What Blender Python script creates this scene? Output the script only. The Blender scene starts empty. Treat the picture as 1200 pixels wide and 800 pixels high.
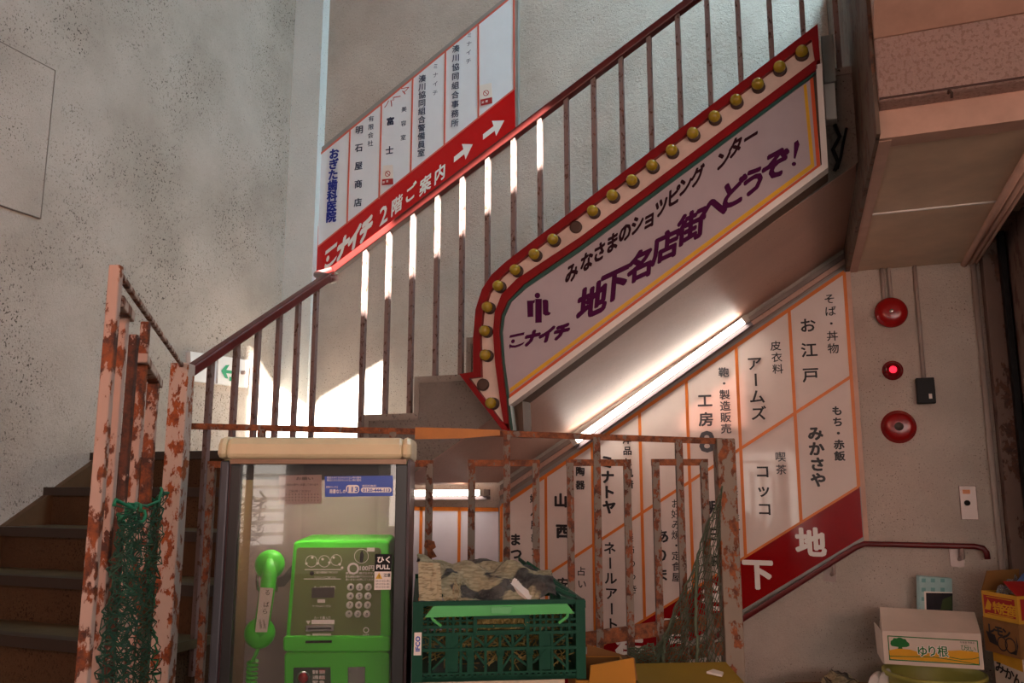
import bpy, bmesh, math, random
from mathutils import Vector as V

random.seed(7)
C = bpy.context.scene.collection
scn = bpy.context.scene

# ---------------------------------------------------------------- camera
EZ = 1.344                     # eye height above the floor
FPX, PITCH, YAW = 975.0, math.radians(9.6), math.radians(21)
CAMP = V((0, 0, EZ))
FW = V((-math.sin(YAW)*math.cos(PITCH), math.cos(YAW)*math.cos(PITCH), math.sin(PITCH)))
RT = V((math.cos(YAW), math.sin(YAW), 0))
UP = RT.cross(FW)
cd = bpy.data.cameras.new('camera'); cam = bpy.data.objects.new('camera', cd); C.objects.link(cam)
cam.location = CAMP; cam.rotation_euler = (math.pi/2 + PITCH, 0, YAW)
cd.sensor_width = 36; cd.lens = FPX/1200*36; cd.clip_start = 0.05; cd.clip_end = 200
scn.camera = cam

# ---------------------------------------------------------------- light
scn.view_settings.view_transform = 'Standard'; scn.view_settings.look = 'None'
scn.view_settings.gamma = 1; scn.view_settings.use_curve_mapping = False
scn.view_settings.exposure = 0.0
w = bpy.data.worlds.new('world'); scn.world = w; w.use_nodes = True
bg = w.node_tree.nodes['Background']; bg.inputs[0].default_value = (0.95, 0.96, 1.0, 1); bg.inputs[1].default_value = 0.75
SUN_DIR = V((-0.70, 1.20, -1.10))
sd = bpy.data.lights.new('sun', 'SUN'); sd.energy = 85; sd.angle = math.radians(0.5); sd.color = (1, 0.95, 0.86)
so = bpy.data.objects.new('sun', sd); C.objects.link(so); so.location = (2, -4, 6)
so.rotation_euler = SUN_DIR.to_track_quat('-Z', 'Y').to_euler()
def area(name, loc, target, sx, sy, power, col):
    d = bpy.data.lights.new(name, 'AREA'); d.shape = 'RECTANGLE'; d.size = sx; d.size_y = sy; d.energy = power; d.color = col
    o = bpy.data.objects.new(name, d); C.objects.link(o); o.location = loc
    o.rotation_euler = (V(target)-V(loc)).to_track_quat('-Z', 'Y').to_euler(); return o
area('stairwell_window_light', (0.9, 3.6, 5.2), (-2.0, 4.5, 2.4), 1.6, 1.2, 150, (0.55, 0.86, 1.0))
area('arcade_light', (1.9, -2.2, 1.7), (0.5, 4.6, 1.1), 2.4, 1.4, 62, (1.0, 0.84, 0.75))
area('red_awning_light', (3.2, -0.6, 1.9), (-0.3, 4.6, 1.9), 1.4, 0.9, 32, (1.0, 0.46, 0.34))
area('red_sunshade_light', (-1.3, -0.7, 2.3), (-3.38, 2.4, 2.3), 1.0, 0.7, 26, (1.0, 0.40, 0.27))

# ---------------------------------------------------------------- helpers
def ray(x, y): return RT*((x-600)/FPX) + UP*((400-y)/FPX) + FW
def pY(x, y, Y): d = ray(x, y); return CAMP + d*(Y/d.y)
def pX(x, y, X): d = ray(x, y); return CAMP + d*(X/d.x)
def pZ(x, y, z): d = ray(x, y); return CAMP + d*((z-EZ)/d.z)
def pP(x, y, p0, n):
    d = ray(x, y); return CAMP + d*((V(p0)-CAMP).dot(n)/d.dot(n))
def pC(x, y, c): return CAMP + ray(x, y)*c          # at forward depth c
def lin(h):
    r = []
    for i in (0, 2, 4):
        c = int(h[i:i+2], 16)/255; r.append(c/12.92 if c <= .04045 else ((c+.055)/1.055)**2.4)
    return (*r, 1)

MATS = {}
def base_mat(name):
    m = bpy.data.materials.new(name); m.use_nodes = True; MATS[name] = m
    return m, m.node_tree.nodes, m.node_tree.links, m.node_tree.nodes['Principled BSDF']
def noise(N, L, scale, detail=4, rough=.6, stretch=None, dist=0):
    tc = N.new('ShaderNodeTexCoord'); src = tc.outputs['Object']
    if stretch:
        mp = N.new('ShaderNodeMapping'); mp.inputs['Scale'].default_value = stretch; L.new(src, mp.inputs['Vector']); src = mp.outputs['Vector']
    n = N.new('ShaderNodeTexNoise'); n.inputs['Scale'].default_value = scale; n.inputs['Detail'].default_value = detail
    n.inputs['Roughness'].default_value = rough; n.inputs['Distortion'].default_value = dist
    L.new(src, n.inputs['Vector']); return n.outputs['Fac']
def ramp(N, L, src, stops):
    r = N.new('ShaderNodeValToRGB'); e = r.color_ramp.elements
    while len(e) < len(stops): e.new(0.5)
    for el, (p, c) in zip(e, stops): el.position = p; el.color = c if len(c) == 4 else (*c, 1)
    L.new(src, r.inputs['Fac']); return r.outputs['Color']
def mix(N, L, f, a, b, mode='MIX'):
    m = N.new('ShaderNodeMix'); m.data_type = 'RGBA'; m.blend_type = mode
    for s, k in ((f, 0), (a, 6), (b, 7)):
        if isinstance(s, bpy.types.NodeSocket): L.new(s, m.inputs[k])
        else: m.inputs[k].default_value = s
    return m.outputs[2]
def bump(N, L, B, src, strength, dist=.01):
    b = N.new('ShaderNodeBump'); b.inputs['Strength'].default_value = strength; b.inputs['Distance'].default_value = dist
    L.new(src, b.inputs['Height']); L.new(b.outputs['Normal'], B.inputs['Normal'])
def plain(name, hexc, rough=.5, metal=0, var=.12, vscale=9, spec=.5):
    m, N, L, B = base_mat(name); c = lin(hexc)
    d = tuple(x*(1-var) for x in c[:3])+(1,); e = tuple(min(1, x*(1+var*.6)) for x in c[:3])+(1,)
    L.new(ramp(N, L, noise(N, L, vscale), [(.3, d), (.7, e)]), B.inputs['Base Color'])
    B.inputs['Roughness'].default_value = rough; B.inputs['Metallic'].default_value = metal; B.inputs['Specular IOR Level'].default_value = spec
    return m
def plaster(name, a, b, speck, dens=.36, bumps=.5, sscale=75, rough=.9):
    m, N, L, B = base_mat(name)
    col = ramp(N, L, noise(N, L, 1.6, 6, .65), [(.3, lin(a)), (.7, lin(b))])
    sp = ramp(N, L, noise(N, L, sscale, 2, .5, (1, 1, .8)), [(dens-.05, (1, 1, 1)), (dens+.01, (0, 0, 0))])
    area_ = ramp(N, L, noise(N, L, 2.3, 3), [(.40, (.12, .12, .12)), (.62, (1, 1, 1))]) if bumps < .95 else (1, 1, 1, 1)
    f = mix(N, L, 1.0, sp, area_, 'MULTIPLY')
    fine = ramp(N, L, noise(N, L, 260, 2), [(.35, (.86, .86, .86)), (.65, (1, 1, 1))])
    col = mix(N, L, .8, col, fine, 'MULTIPLY')
    L.new(mix(N, L, f, col, lin(speck)), B.inputs['Base Color'])
    B.inputs['Roughness'].default_value = rough; B.inputs['Specular IOR Level'].default_value = .2 if rough > .8 else .6
    bump(N, L, B, noise(N, L, 55, 6, .7), bumps, 0.05 if bumps > .95 else .012); return m
def rusty(name, paint, r1='4a2615', r2='9a4e22', thr=.5, scale=13, stretch=(1, 1, .55)):
    m, N, L, B = base_mat(name)
    p = ramp(N, L, noise(N, L, 6), [(.3, lin(paint)), (.75, tuple(min(1, x*1.18) for x in lin(paint)[:3])+(1,))])
    rust = ramp(N, L, noise(N, L, 34, 5, .7), [(.38, lin(r1)), (.62, lin(r2))])
    f = ramp(N, L, noise(N, L, scale, 6, .66, stretch, .15), [(thr, (0, 0, 0)), (thr+.03, (1, 1, 1))])
    L.new(mix(N, L, f, p, rust), B.inputs['Base Color']); B.inputs['Roughness'].default_value = .7
    bump(N, L, B, f, .35, .004); return m
def emit(name, hexc, s):
    m, N, L, B = base_mat(name); B.inputs['Base Color'].default_value = lin(hexc)
    B.inputs['Emission Color'].default_value = lin(hexc); B.inputs['Emission Strength'].default_value = s; return m
def glassy(name, tint='ffffff', ior=1.5, haze=0.0):
    m = bpy.data.materials.new(name); m.use_nodes = True; N, L = m.node_tree.nodes, m.node_tree.links; N.clear()
    out = N.new('ShaderNodeOutputMaterial'); t = N.new('ShaderNodeBsdfTransparent'); t.inputs[0].default_value = lin(tint)
    g = N.new('ShaderNodeBsdfGlossy'); g.inputs['Roughness'].default_value = .02
    fr = N.new('ShaderNodeFresnel'); fr.inputs['IOR'].default_value = ior
    x = N.new('ShaderNodeMixShader'); L.new(fr.outputs[0], x.inputs[0]); L.new(t.outputs[0], x.inputs[1]); L.new(g.outputs[0], x.inputs[2])
    last = x.outputs[0]
    if haze:
        d = N.new('ShaderNodeBsdfDiffuse'); d.inputs[0].default_value = (.8, .78, .76, 1)
        x2 = N.new('ShaderNodeMixShader'); x2.inputs[0].default_value = haze; L.new(last, x2.inputs[1]); L.new(d.outputs[0], x2.inputs[2]); last = x2.outputs[0]
    L.new(last, out.inputs[0]); return m

M = {
 'wall': plaster('wall_plaster', 'b3a599', 'd2c5b9', '5a5048', .365, .7, 130),
 'wall_dark': plaster('pitted_plaster', 'aa9c90', 'cabcb0', '4a4038', .39, .7, 125),
 'wall_patch': plaster('patch_plaster', 'bdb2a8', 'd0c6bc', '4a433d', .34, .4, 120),
 'pilaster': plaster('pilaster_plaster', 'd3d8d6', 'e4e8e5', '6b6863', .33, .4, 120),
 'soffit': plaster('soffit_paint', 'bd9584', 'd0a997', '7a5242', .33, .2, 120, .48),
 'concrete': plaster('concrete', '7d756c', '97908a', '332e2a', .38, .8, 100),
 'concrete_edge': plaster('concrete_edge', '8b8279', 'a39a91', '463f38', .36, .4),
 'floor': plaster('floor_concrete', '5f5a54', '77716a', '2c2926', .4),
 'terrazzo': plaster('brown_terrazzo', '453122', '5b432e', '2e1d12', .42, .3, 150),
 'tread_top': plain('worn_tread', '5a4e36', .55, var=.3),
 'nosing': plain('dark_nosing', '33261d', .5),
 'skirting': plain('brown_skirting', '5c3f26', .6, var=.3, vscale=5),
 'stucco': plaster('pink_stucco', 'e0bcae', 'ecc9bb', 'cfa797', .46, 1.0, 85),
 'beam_paint': plain('pink_beam_paint', 'c9a18d', .6, var=.12),
 'beam_panel': plain('buff_panel', 'd6b99c', .45, var=.22, vscale=3),
 'beam_dark': rusty('beam_edge_rust', '5d4a3c', '2f1f15', '6a4127', .52),  # dark mottled brown, the side face's shade put into its colour
 'white_strip': plain('white_trim_metal', 'e2dbd4', .4, var=.06),
 'grey_box': plain('grey_box_paint', '8d8c86', .5),
 'rail_red': plain('rail_brown_red', '5c1d1a', .38, var=.25),
 'red_pipe': plain('red_handrail_paint', '641216', .35, var=.15),
 'baluster': rusty('baluster_paint', '7c6560', '43281e', '6e4632', .57, 60),
 'gate': rusty('gate_paint', 'ab9184', '3e2016', '8a4519', .495, 19),
 'gate_post': rusty('gate_post_paint', 'bba597', '6b2f14', 'a8541e', .515, 28),
 'fence': rusty('fence_paint', '766b60', '45210f', '8a4822', .50, 42),
 'fence_rust': rusty('fence_rust', '73645a', '54280f', '9a5528', .38, 36),
 'end_post': rusty('end_post_paint', '857769', '5a2a14', '9a5426', .52, 26),
 'conduit': plain('conduit_paint', 'a3938a', .5),
 'gate_dark': rusty('gate_bar_paint', 'a08376', '2e1810', '5d2f18', .40, 15),
 'wall_seam': plain('plaster_crack', '776b61', .9),
 'beam_lip': plain('beam_lip_paint', 'bb9480', .6, var=.15),
 'beam_crack': plain('beam_crack', '4a3028', .8),
 'tape': plain('orange_tape', 'b8701e', .5, var=.2),
 'net': plain('green_net', '1c4a38', .8, var=.45), 'net_grey': plain('dull_green_net', '59644f', .85, var=.3),
 'net_band': plain('bright_green_cord', '11734c', .7),
 'board_white': plain('white_acrylic', 'e3e6ea', .25, var=.03), 'board_pink': plain('cream_acrylic', 'e2d3cb', .06, var=.04),
 'board_lilac': plain('lilac_acrylic', 'd8d0d8', .15, var=.04),
 'red_acrylic': plain('red_acrylic', 'c60f12', .25, var=.06), 'red_deep': plain('deep_red_acrylic', '960c14', .10, var=.08),
 'orange_line': plain('orange_line', 'd87526', .4, var=.06), 'salmon_line': plain('salmon_line', 'd86a58', .4, var=.06),
 'alu': plain('aluminium', '9a9690', .45, .3), 'alu_dark': plain('dull_moulding', '8d7d75', .5),
 'ink': plain('black_ink', '1c1a1f', .5), 'ink_grey': plain('faded_ink', '4b4c52', .5), 'ink_blue': plain('blue_ink', '182a8e', .5),
 'ink_navy': plain('navy_ink', '2a3350', .5), 'ink_red': plain('red_ink', 'b32a2a', .5), 'white_ink': plain('white_ink', 'f0e8e2', .45, var=.03),
 'purple': plain('purple_ink', '480a3c', .7, spec=.15), 'maroon': plain('dark_maroon_ink', '2c0f1a', .7, spec=.15),
 'face_lilac': plain('sign_face', 'b3a6ab', .16, var=.04), 'sign_red': plain('sign_red_paint', '84090e', .4, var=.18, spec=.25),
 'channel': plain('channel_paint', 'd9c2b4', .5, var=.16), 'sign_green': plain('sign_green_line', '1f4d44', .35),
 'yellow_line': plain('yellow_line', 'd8a51c', .35, var=.06), 'sign_orange': plain('sign_orange_line', 'cf5424', .35),
 'bulb': plain('yellow_bulb', 'a38a28', .18, var=.25, vscale=30), 'socket': plain('bulb_socket', '4a342a', .5),
 'brown_metal': plain('brown_sign_back', '5b4638', .6),
 'cream': plain('cream_plastic', 'd8c7a0', .35, var=.07), 'black_frame': plain('black_frame', '24201f', .4), 'steel_frame': plain('grey_frame', '4a4a50', .38, .3),
 'frame_red': plain('dark_red_strip', '46161a', .4), 'copper': plain('brown_hood_strip', '8a6a52', .4, .3), 'booth_in': plain('booth_inner', '93827d', .6, var=.08),
 'booth_wood': plain('booth_side_tan', '9a7a58', .6),
 'green': plain('phone_green', '55d83a', .33, var=.05), 'green_dark': plain('phone_plate', '6b7a42', .4, var=.05), 'coin_plate': plain('coin_plate', '28402c', .4),
 'chrome': plain('chrome', 'b9b6b2', .25, .9, var=.08), 'black': plain('black_plastic', '141212', .5, spec=.2), 'dark_grey': plain('dark_grey_plastic', '45403c', .4),
 'button': plain('key_cap', 'd9d8cc', .35), 'paper': plain('paper_label', 'e6dcd2', .7, var=.05), 'paper_pink': plain('pink_notice', 'c9b1ac', .7, var=.05),
 'label_blue': plain('blue_sticker', '2f4fb5', .4), 'label_yellow': plain('yellow_sign', 'dcae22', .4),
 'crate': plain('crate_green', '0b4531', .55, var=.22, spec=.2), 'crate_bar': plain('crate_bar_green', '3ba64a', .4, var=.08),
 'straw': plain('straw', 'b29a5c', .9, var=.35, vscale=60),
 'card_pale': plain('pale_card', 'c9bba2', .8), 'card_orange': plain('orange_card', 'c4801f', .75, var=.12, vscale=5), 'card_in': plain('brown_card', '8a5c2c', .8, var=.15),
 'card_olive': plain('olive_card', '9a7d25', .75, var=.14, vscale=4), 'card_white': plain('white_card', 'd3c3b5', .75, var=.07, vscale=6),
 'card_brown': plain('kraft_card', '8a5f33', .8), 'card_yellow': plain('yellow_card', 'd09a2a', .7), 'card_red': plain('red_card_print', 'a81e1c', .6),
 'print_green': plain('green_print', '156b2c', .7), 'print_yellow': plain('yellow_print', 'dba01f', .7),
 'bucket': plain('bucket_yellow', 'a8a653', .45, var=.15), 'aqua': plain('aqua_pack', '9fc4c4', .6), 'aqua_sq': plain('aqua_square', '6fa5a5', .6),
 'dark_print': plain('dark_picture', '23242c', .35, var=.4), 'leaf_print': plain('leaf_print', '3b4c28', .5),
 'bell': plain('bell_red', '960f10', .22, var=.1), 'bell_in': plain('bell_centre', '4a3a34', .4), 'plate': plain('switch_plate', 'b09a92', .4, .3),
 'steel_brown': rusty('steel_brown', '6b554b', '3a241b', '5d3824', .54, 14), 'white_foam': plain('white_foam', 'd6d0ca', .6), 'plastic_blue': plain('blue_plastic', '2f62a8', .4),
 'exit_white': plain('exit_panel', 'e4e2e0', .35, var=.03), 'exit_green': plain('exit_green', '0f9a6a', .4),
 'street': plaster('street_paving', '8a867f', '9d9992', '55514b', .3), 'facade': plain('pale_shutter', 'd5d2cc', .5), 'window_dark': plain('street_window', '3d444c', .15),
 'arcade': plain('arcade_sheet', '7d8078', .7), 'awning': plain('red_awning', 'c43a26', .7),
 'tube': emit('lit_tube', 'fff4e6', 19.0), 'booth_tube': emit('booth_tube', 'fff4f0', 62.0), 'tube_off': plain('tube_cap', 'b8b2aa', .4), 'fixture': plain('lamp_fixture', '756769', .4), 'fixture_edge': plain('fixture_purple', '6a5560', .4),
 'shop_light': emit('shop_light', 'fff6ea', 4.5), 'lamp_core': emit('lamp_core', 'ff2840', 1.6),
 'lamp_red': plain('red_signal', '7a0a12', .15),
}
M['glass'] = glassy('booth_glass', 'f2efed', 1.55, .02)
M['film'] = glassy('clear_film', 'e8e8e8', 1.45, .25)
def newsprint(name):
    m, N, L, B = base_mat(name)
    f = ramp(N, L, noise(N, L, 8, 3, .5, None, .8), [(.50, (0, 0, 0)), (.54, (1, 1, 1))])
    tx = ramp(N, L, noise(N, L, 130, 1, .5, (.35, .35, 1.6)), [(.40, lin('bcb08e')), (.60, lin('d9cda9'))])
    ph = ramp(N, L, noise(N, L, 14, 5, .7), [(.38, lin('232225')), (.62, lin('7b7771'))])
    L.new(mix(N, L, f, tx, ph), B.inputs['Base Color']); B.inputs['Roughness'].default_value = .85; return m
M['news'] = newsprint('newspaper')
def newsplain(name):
    m, N, L, B = base_mat(name)
    L.new(ramp(N, L, noise(N, L, 160, 1, .5, (.35, .35, 1.6)), [(.36, lin('a89b7c')), (.50, lin('d8ccaa'))]), B.inputs['Base Color']); B.inputs['Roughness'].default_value = .85; return m
M['news_text'] = newsplain('newspaper_text')

class MB:
    """Collects faces in world space, then links them as ONE mesh object."""
    def __init__(s): s.b = bmesh.new(); s.mats = []; s.k = 0
    def mat(s, m):
        if m not in s.mats: s.mats.append(m)
        s.k = s.mats.index(m); return s
    def face(s, pts):
        f = s.b.faces.new([s.b.verts.new(p) for p in pts]); f.material_index = s.k; return f
    def prism(s, pts, ext):
        pts = [V(p) for p in pts]; ext = V(ext)
        a = [s.b.verts.new(p) for p in pts]; c = [s.b.verts.new(p+ext) for p in pts]; n = len(a)
        fs = [s.b.faces.new(a), s.b.faces.new(c[::-1])] + [s.b.faces.new((a[i], c[i], c[(i+1) % n], a[(i+1) % n])) for i in range(n)]
        for f in fs: f.material_index = s.k
        return s
    def box(s, c, ex, ey, ez):                       # centre and three half-vectors
        c, ex, ey, ez = V(c), V(ex), V(ey), V(ez)
        return s.prism([c-ex-ey-ez, c+ex-ey-ez, c+ex+ey-ez, c-ex+ey-ez], ez*2)
    def bx(s, x0, x1, y0, y1, z0, z1):
        return s.prism([(x0, y0, z0), (x1, y0, z0), (x1, y1, z0), (x0, y1, z0)], (0, 0, z1-z0))
    def bar(s, p, q, wx, wy, side):                  # square bar from p to q; side = direction of width wx
        p, q = V(p), V(q); d = (q-p).normalized(); sx = V(side) - d*V(side).dot(d); sx.normalize(); sy = d.cross(sx)
        sx *= wx/2; sy *= wy/2
        return s.prism([p-sx-sy, p+sx-sy, p+sx+sy, p-sx+sy], q-p)
    def tube(s, pts, r, n=10, caps=True):
        pts = [V(p) for p in pts]; rings = []
        rr = r if isinstance(r, (list, tuple)) else [r]*len(pts); prev = None
        for i, p in enumerate(pts):
            d = (pts[min(i+1, len(pts)-1)]-pts[max(i-1, 0)]).normalized()
            if prev is None: a = d.orthogonal().normalized()
            else: a = (prev - d*prev.dot(d)).normalized()
            prev = a; c = d.cross(a)
            rings.append([s.b.verts.new(p+(a*math.cos(2*math.pi*k/n)+c*math.sin(2*math.pi*k/n))*rr[i]) for k in range(n)])
        for a, c in zip(rings, rings[1:]):
            for k in range(n):
                f = s.b.faces.new((a[k], a[(k+1) % n], c[(k+1) % n], c[k])); f.smooth = n > 4; f.material_index = s.k
        if caps:
            for rg in (rings[0][::-1], rings[-1]):
                f = s.b.faces.new(rg); f.material_index = s.k
        return s
    def lathe(s, c, axis, prof, n=24):               # prof: (radius, distance along axis)
        c, axis = V(c), V(axis).normalized(); a = axis.orthogonal().normalized(); d = axis.cross(a); rings = []
        for r, h in prof:
            if r < 1e-6: rings.append([s.b.verts.new(c+axis*h)])
            else: rings.append([s.b.verts.new(c+axis*h+(a*math.cos(2*math.pi*k/n)+d*math.sin(2*math.pi*k/n))*r) for k in range(n)])
        for p, q in zip(rings, rings[1:]):
            for k in range(n):
                vs = [p[k % len(p)], p[(k+1) % len(p)], q[(k+1) % len(q)], q[k % len(q)]]
                u = []
                for v in vs:
                    if v not in u: u.append(v)
                if len(u) > 2: f = s.b.faces.new(u); f.smooth = True; f.material_index = s.k
        return s
    def strip(s, A, B, ext):                         # band between two open polylines, given thickness
        for i in range(len(A)-1): s.prism([A[i], A[i+1], B[i+1], B[i]], ext)
        return s
    def build(s, name, mat=None, parent=None, bevel=0, smooth=False):
        if mat is not None and not s.mats: s.mats = [mat]
        bmesh.ops.recalc_face_normals(s.b, faces=s.b.faces)
        if parent is not None: o0 = parent['_o']; org = V(o0)
        else:
            xs = [v.co for v in s.b.verts]
            org = V(((min(p.x for p in xs)+max(p.x for p in xs))/2, (min(p.y for p in xs)+max(p.y for p in xs))/2, min(p.z for p in xs)))
        for v in s.b.verts: v.co -= org
        if smooth:
            for f in s.b.faces: f.smooth = True
        me = bpy.data.meshes.new(name); s.b.to_mesh(me); s.b.free()
        for m in s.mats: me.materials.append(M[m] if isinstance(m, str) else m)
        o = bpy.data.objects.new(name, me); C.objects.link(o); o['_o'] = list(org)
        if parent is not None: o.parent = parent
        else: o.location = org
        if bevel:
            b = o.modifiers.new('bevel', 'BEVEL'); b.width = bevel; b.segments = 2; b.limit_method = 'ANGLE'; b.angle_limit = math.radians(40)
        return o
    # ---- lettering
    def glyph(s, ch, c, ex, ez, bold=0, shear=0, rot=False):      # c = centre of the em cell, ex / ez = em vectors
        vs, fs = GLYPH(ch, bold > .004 and bold); out = []; nn = V(ex).cross(V(ez)).normalized()*.00013
        for x, y, k in vs:
            x -= .5; y -= .38
            if rot: x, y = y, -x
            out.append(s.b.verts.new(c + ex*(x+shear*y) + ez*y + nn*k))
        for f in fs:
            try: fc = s.b.faces.new([out[i] for i in f]); fc.material_index = s.k
            except ValueError: pass
    def vtext(s, chars, A, B, size, ex, ez, bold=.012, shear=0, sx=1.0, vert=True):
        A, B = V(A), V(B); n = len(chars)
        for i, ch in enumerate(chars):
            if ch in ' 　': continue
            p = A if n == 1 else A.lerp(B, i/(n-1))
            s.glyph(ch, p, ex*size*sx, ez*size, bold, shear, rot=(vert and ch in 'ー'))
        return s
    def fit(s, body, o, ex, ey, bold=0):                           # whole string: bbox width -> ex, em height -> ey
        vs, fs = GLYPH(body, bold); x0 = min(v[0] for v in vs); x1 = max(v[0] for v in vs)
        nn = V(ex).cross(V(ey)).normalized()*.00010; out = [s.b.verts.new(V(o)+V(ex)*((x-x0)/(x1-x0))+V(ey)*y+nn*k) for x, y, k in vs]
        for f in fs:
            try: fc = s.b.faces.new([out[i] for i in f]); fc.material_index = s.k
            except ValueError: pass
        return s
_G = {}
def GLYPH(body, bold):
    k = (body, bold)
    if k not in _G:
        c = bpy.data.curves.new('letter', 'FONT'); c.body = body; c.size = 1; c.resolution_u = 2
        o = bpy.data.objects.new('letter', c); C.objects.link(o); bpy.context.view_layer.update()
        me = bpy.data.meshes.new_from_object(o.evaluated_get(bpy.context.evaluated_depsgraph_get()))
        v0 = [(v.co.x, v.co.y, 0) for v in me.vertices]; f0 = [tuple(p.vertices) for p in me.polygons]; vs, fs = list(v0), list(f0)
        if bold > .004:                              # heavier stroke: the outline repeated around itself
            nd = 4 if bold < .02 else 8
            for q in range(nd):
                dx, dy = bold*math.cos(2*math.pi*q/nd+.4), bold*math.sin(2*math.pi*q/nd+.4); b0 = len(vs)
                vs += [(x+dx, y+dy, q+1) for x, y, _ in v0]; fs += [tuple(i+b0 for i in f) for f in f0]
        _G[k] = (vs, fs)
        bpy.data.objects.remove(o); bpy.data.curves.remove(c); bpy.data.meshes.remove(me)
    return _G[k]

def thing(name, label, cat, loc, group=None):
    o = bpy.data.objects.new(name, None); C.objects.link(o); o.location = V(loc); o['_o'] = list(loc); o.empty_display_size = .05
    o['label'] = label; o['category'] = cat
    if group: o['group'] = group
    return o
def tag(o, label, cat, group=None, kind=None):
    o['label'] = label; o['category'] = cat
    if group: o['group'] = group
    if kind: o['kind'] = kind
    return o
def struct(o): o['kind'] = 'structure'; return o
XU, YU, ZU = V((1, 0, 0)), V((0, 1, 0)), V((0, 0, 1))
def sub(o, part): o.parent = part; return o
def pts(lst, f, *a): return [f(x, y, *a) for x, y in lst]

# ================================================================ SETTING
XL, YB, Y2, XR = -3.38, 4.60, 3.40, -2.04
Z = lambda z: z + EZ
# floor with the opening of the basement stair
m = MB(); m.bx(-9, 9, -12, 3.42, -.12, 0); m.bx(.22, 1.4, 3.42, 4.9, -.12, 0)
struct(m.build('floor', 'floor'))
# walls
m = MB(); m.bx(-3.6, 1.6, YB, YB+.2, -2.6, 7.6)
wb = struct(m.build('wall_back', 'wall'))
m = MB(); m.bx(XL-.2, XL, -.8, YB, 0, 7.6)
wl = struct(m.build('wall_left', 'wall_dark'))
m = MB(); a, b_, c_ = pX(61, 83, XL), pX(46, 256, XL), None
yb = (a.y+b_.y)/2
m.prism([(XL, yb, a.z), (XL, yb, b_.z), (XL, .8, b_.z), (XL, .8, a.z)], (.012, 0, 0)); m.build('panel', 'wall_dark', wl)
m = MB(); m.bx(XL, XL+.014, yb, yb+.004, b_.z-.002, a.z+.003); m.bx(XL, XL+.014, .8, yb+.004, a.z, a.z+.004); m.bx(XL, XL+.014, .8, yb+.004, b_.z-.003, b_.z); m.build('seam', 'wall_seam', wl)
m = MB(); m.bx(XL, -.70*4.5, 4.52, YB, 0, 7.6); struct(m.build('wall_pilaster', 'pilaster'))
m = MB(); m.bx(-3.6, 4.2, -.3, YB+.2, 7.6, 7.7); struct(m.build('ceiling', 'wall'))
m = MB(); m.bx(.92, 1.1, 3.9, YB, 0, 7.6); m.bx(.92, 4.0, 3.7, 3.9, 0, 7.6); struct(m.build('wall_right', 'steel_brown'))

# bulkhead over the entrance passage, seen from below
BZ = Z(1.09)
bX = lambda y: .139+(4.36-y)*.0352
bl = MB(); bl.prism([(bX(2.8), 2.80, BZ), (.70, 2.80, BZ), (.70, YB, BZ), (bX(YB), YB, BZ)], (0, 0, .03)); bk = struct(bl.build('ceiling_bulkhead', 'beam_panel'))
m = MB(); m.prism([(bX(2.8), 2.80, BZ-.006), (bX(2.8)+.04, 2.80, BZ-.006), (bX(YB)+.04, YB, BZ-.006), (bX(YB), YB, BZ-.006)], (0, 0, .018)); m.build('edge_flange', 'beam_paint', bk)
m = MB(); m.bx(.205, .70, 3.60, 3.612, BZ-.006, BZ); m.build('seam_strip', 'white_strip', bk)
za, zb_ = pY(1033, 130, 2.78).z, pY(1025, 45, 2.70).z
m = MB(); m.bx(bX(2.78), 3.5, 2.78, 2.86, BZ-.004, za); m.build('lower_lip', 'beam_lip', bk)
m = MB(); m.bx(bX(2.70), 3.5, 2.70, 2.95, za, zb_); m.build('stucco_band', 'stucco', bk, bevel=.008)
m = MB(); m.bx(bX(2.70)+.002, 3.5, 2.698, 2.72, za+.004, za+.010); m.build('crack', 'beam_crack', bk)
m = MB(); m.prism([(bX(2.7), 2.70, zb_), (bX(2.7), 1.95, zb_+.40), (bX(2.7), 2.95, zb_+.5), (bX(2.7), 2.95, zb_)], (3.3, 0, 0)); m.build('upper_fascia', 'beam_lip', bk)
m = MB(); c = pY(1112, 112, 2.69); m.tube([c+V((0, .01, .012)), c+V((0, -.012, .012)), c+V((.006, -.016, 0)), c+V((.006, -.010, -.014))], .004, 6); m.build('hook', 'beam_crack', bk)
m = MB(); m.prism([(bX(2.72), 2.72, BZ-.01), (bX(YB), YB, BZ-.01), (bX(YB)-.02, YB, BZ-.01), (bX(2.72)-.012, 2.72, BZ-.01)], (0, 0, 1.6)); m.build('side_face', 'beam_dark', bk)
m = MB(); m.bx(.74, 3.5, 2.86, YB, BZ+.10, BZ+.14); m.build('far_panel', 'steel_brown', bk)
for dx, r in ((0, .016), (.03, .012), (.052, .009)):
    m = MB(); m.tube([(.665+dx, 2.86, BZ-.012), (.665+dx, YB-.01, BZ-.012)], r, 8); m.build('pipe', 'beam_paint', bk)

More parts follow.
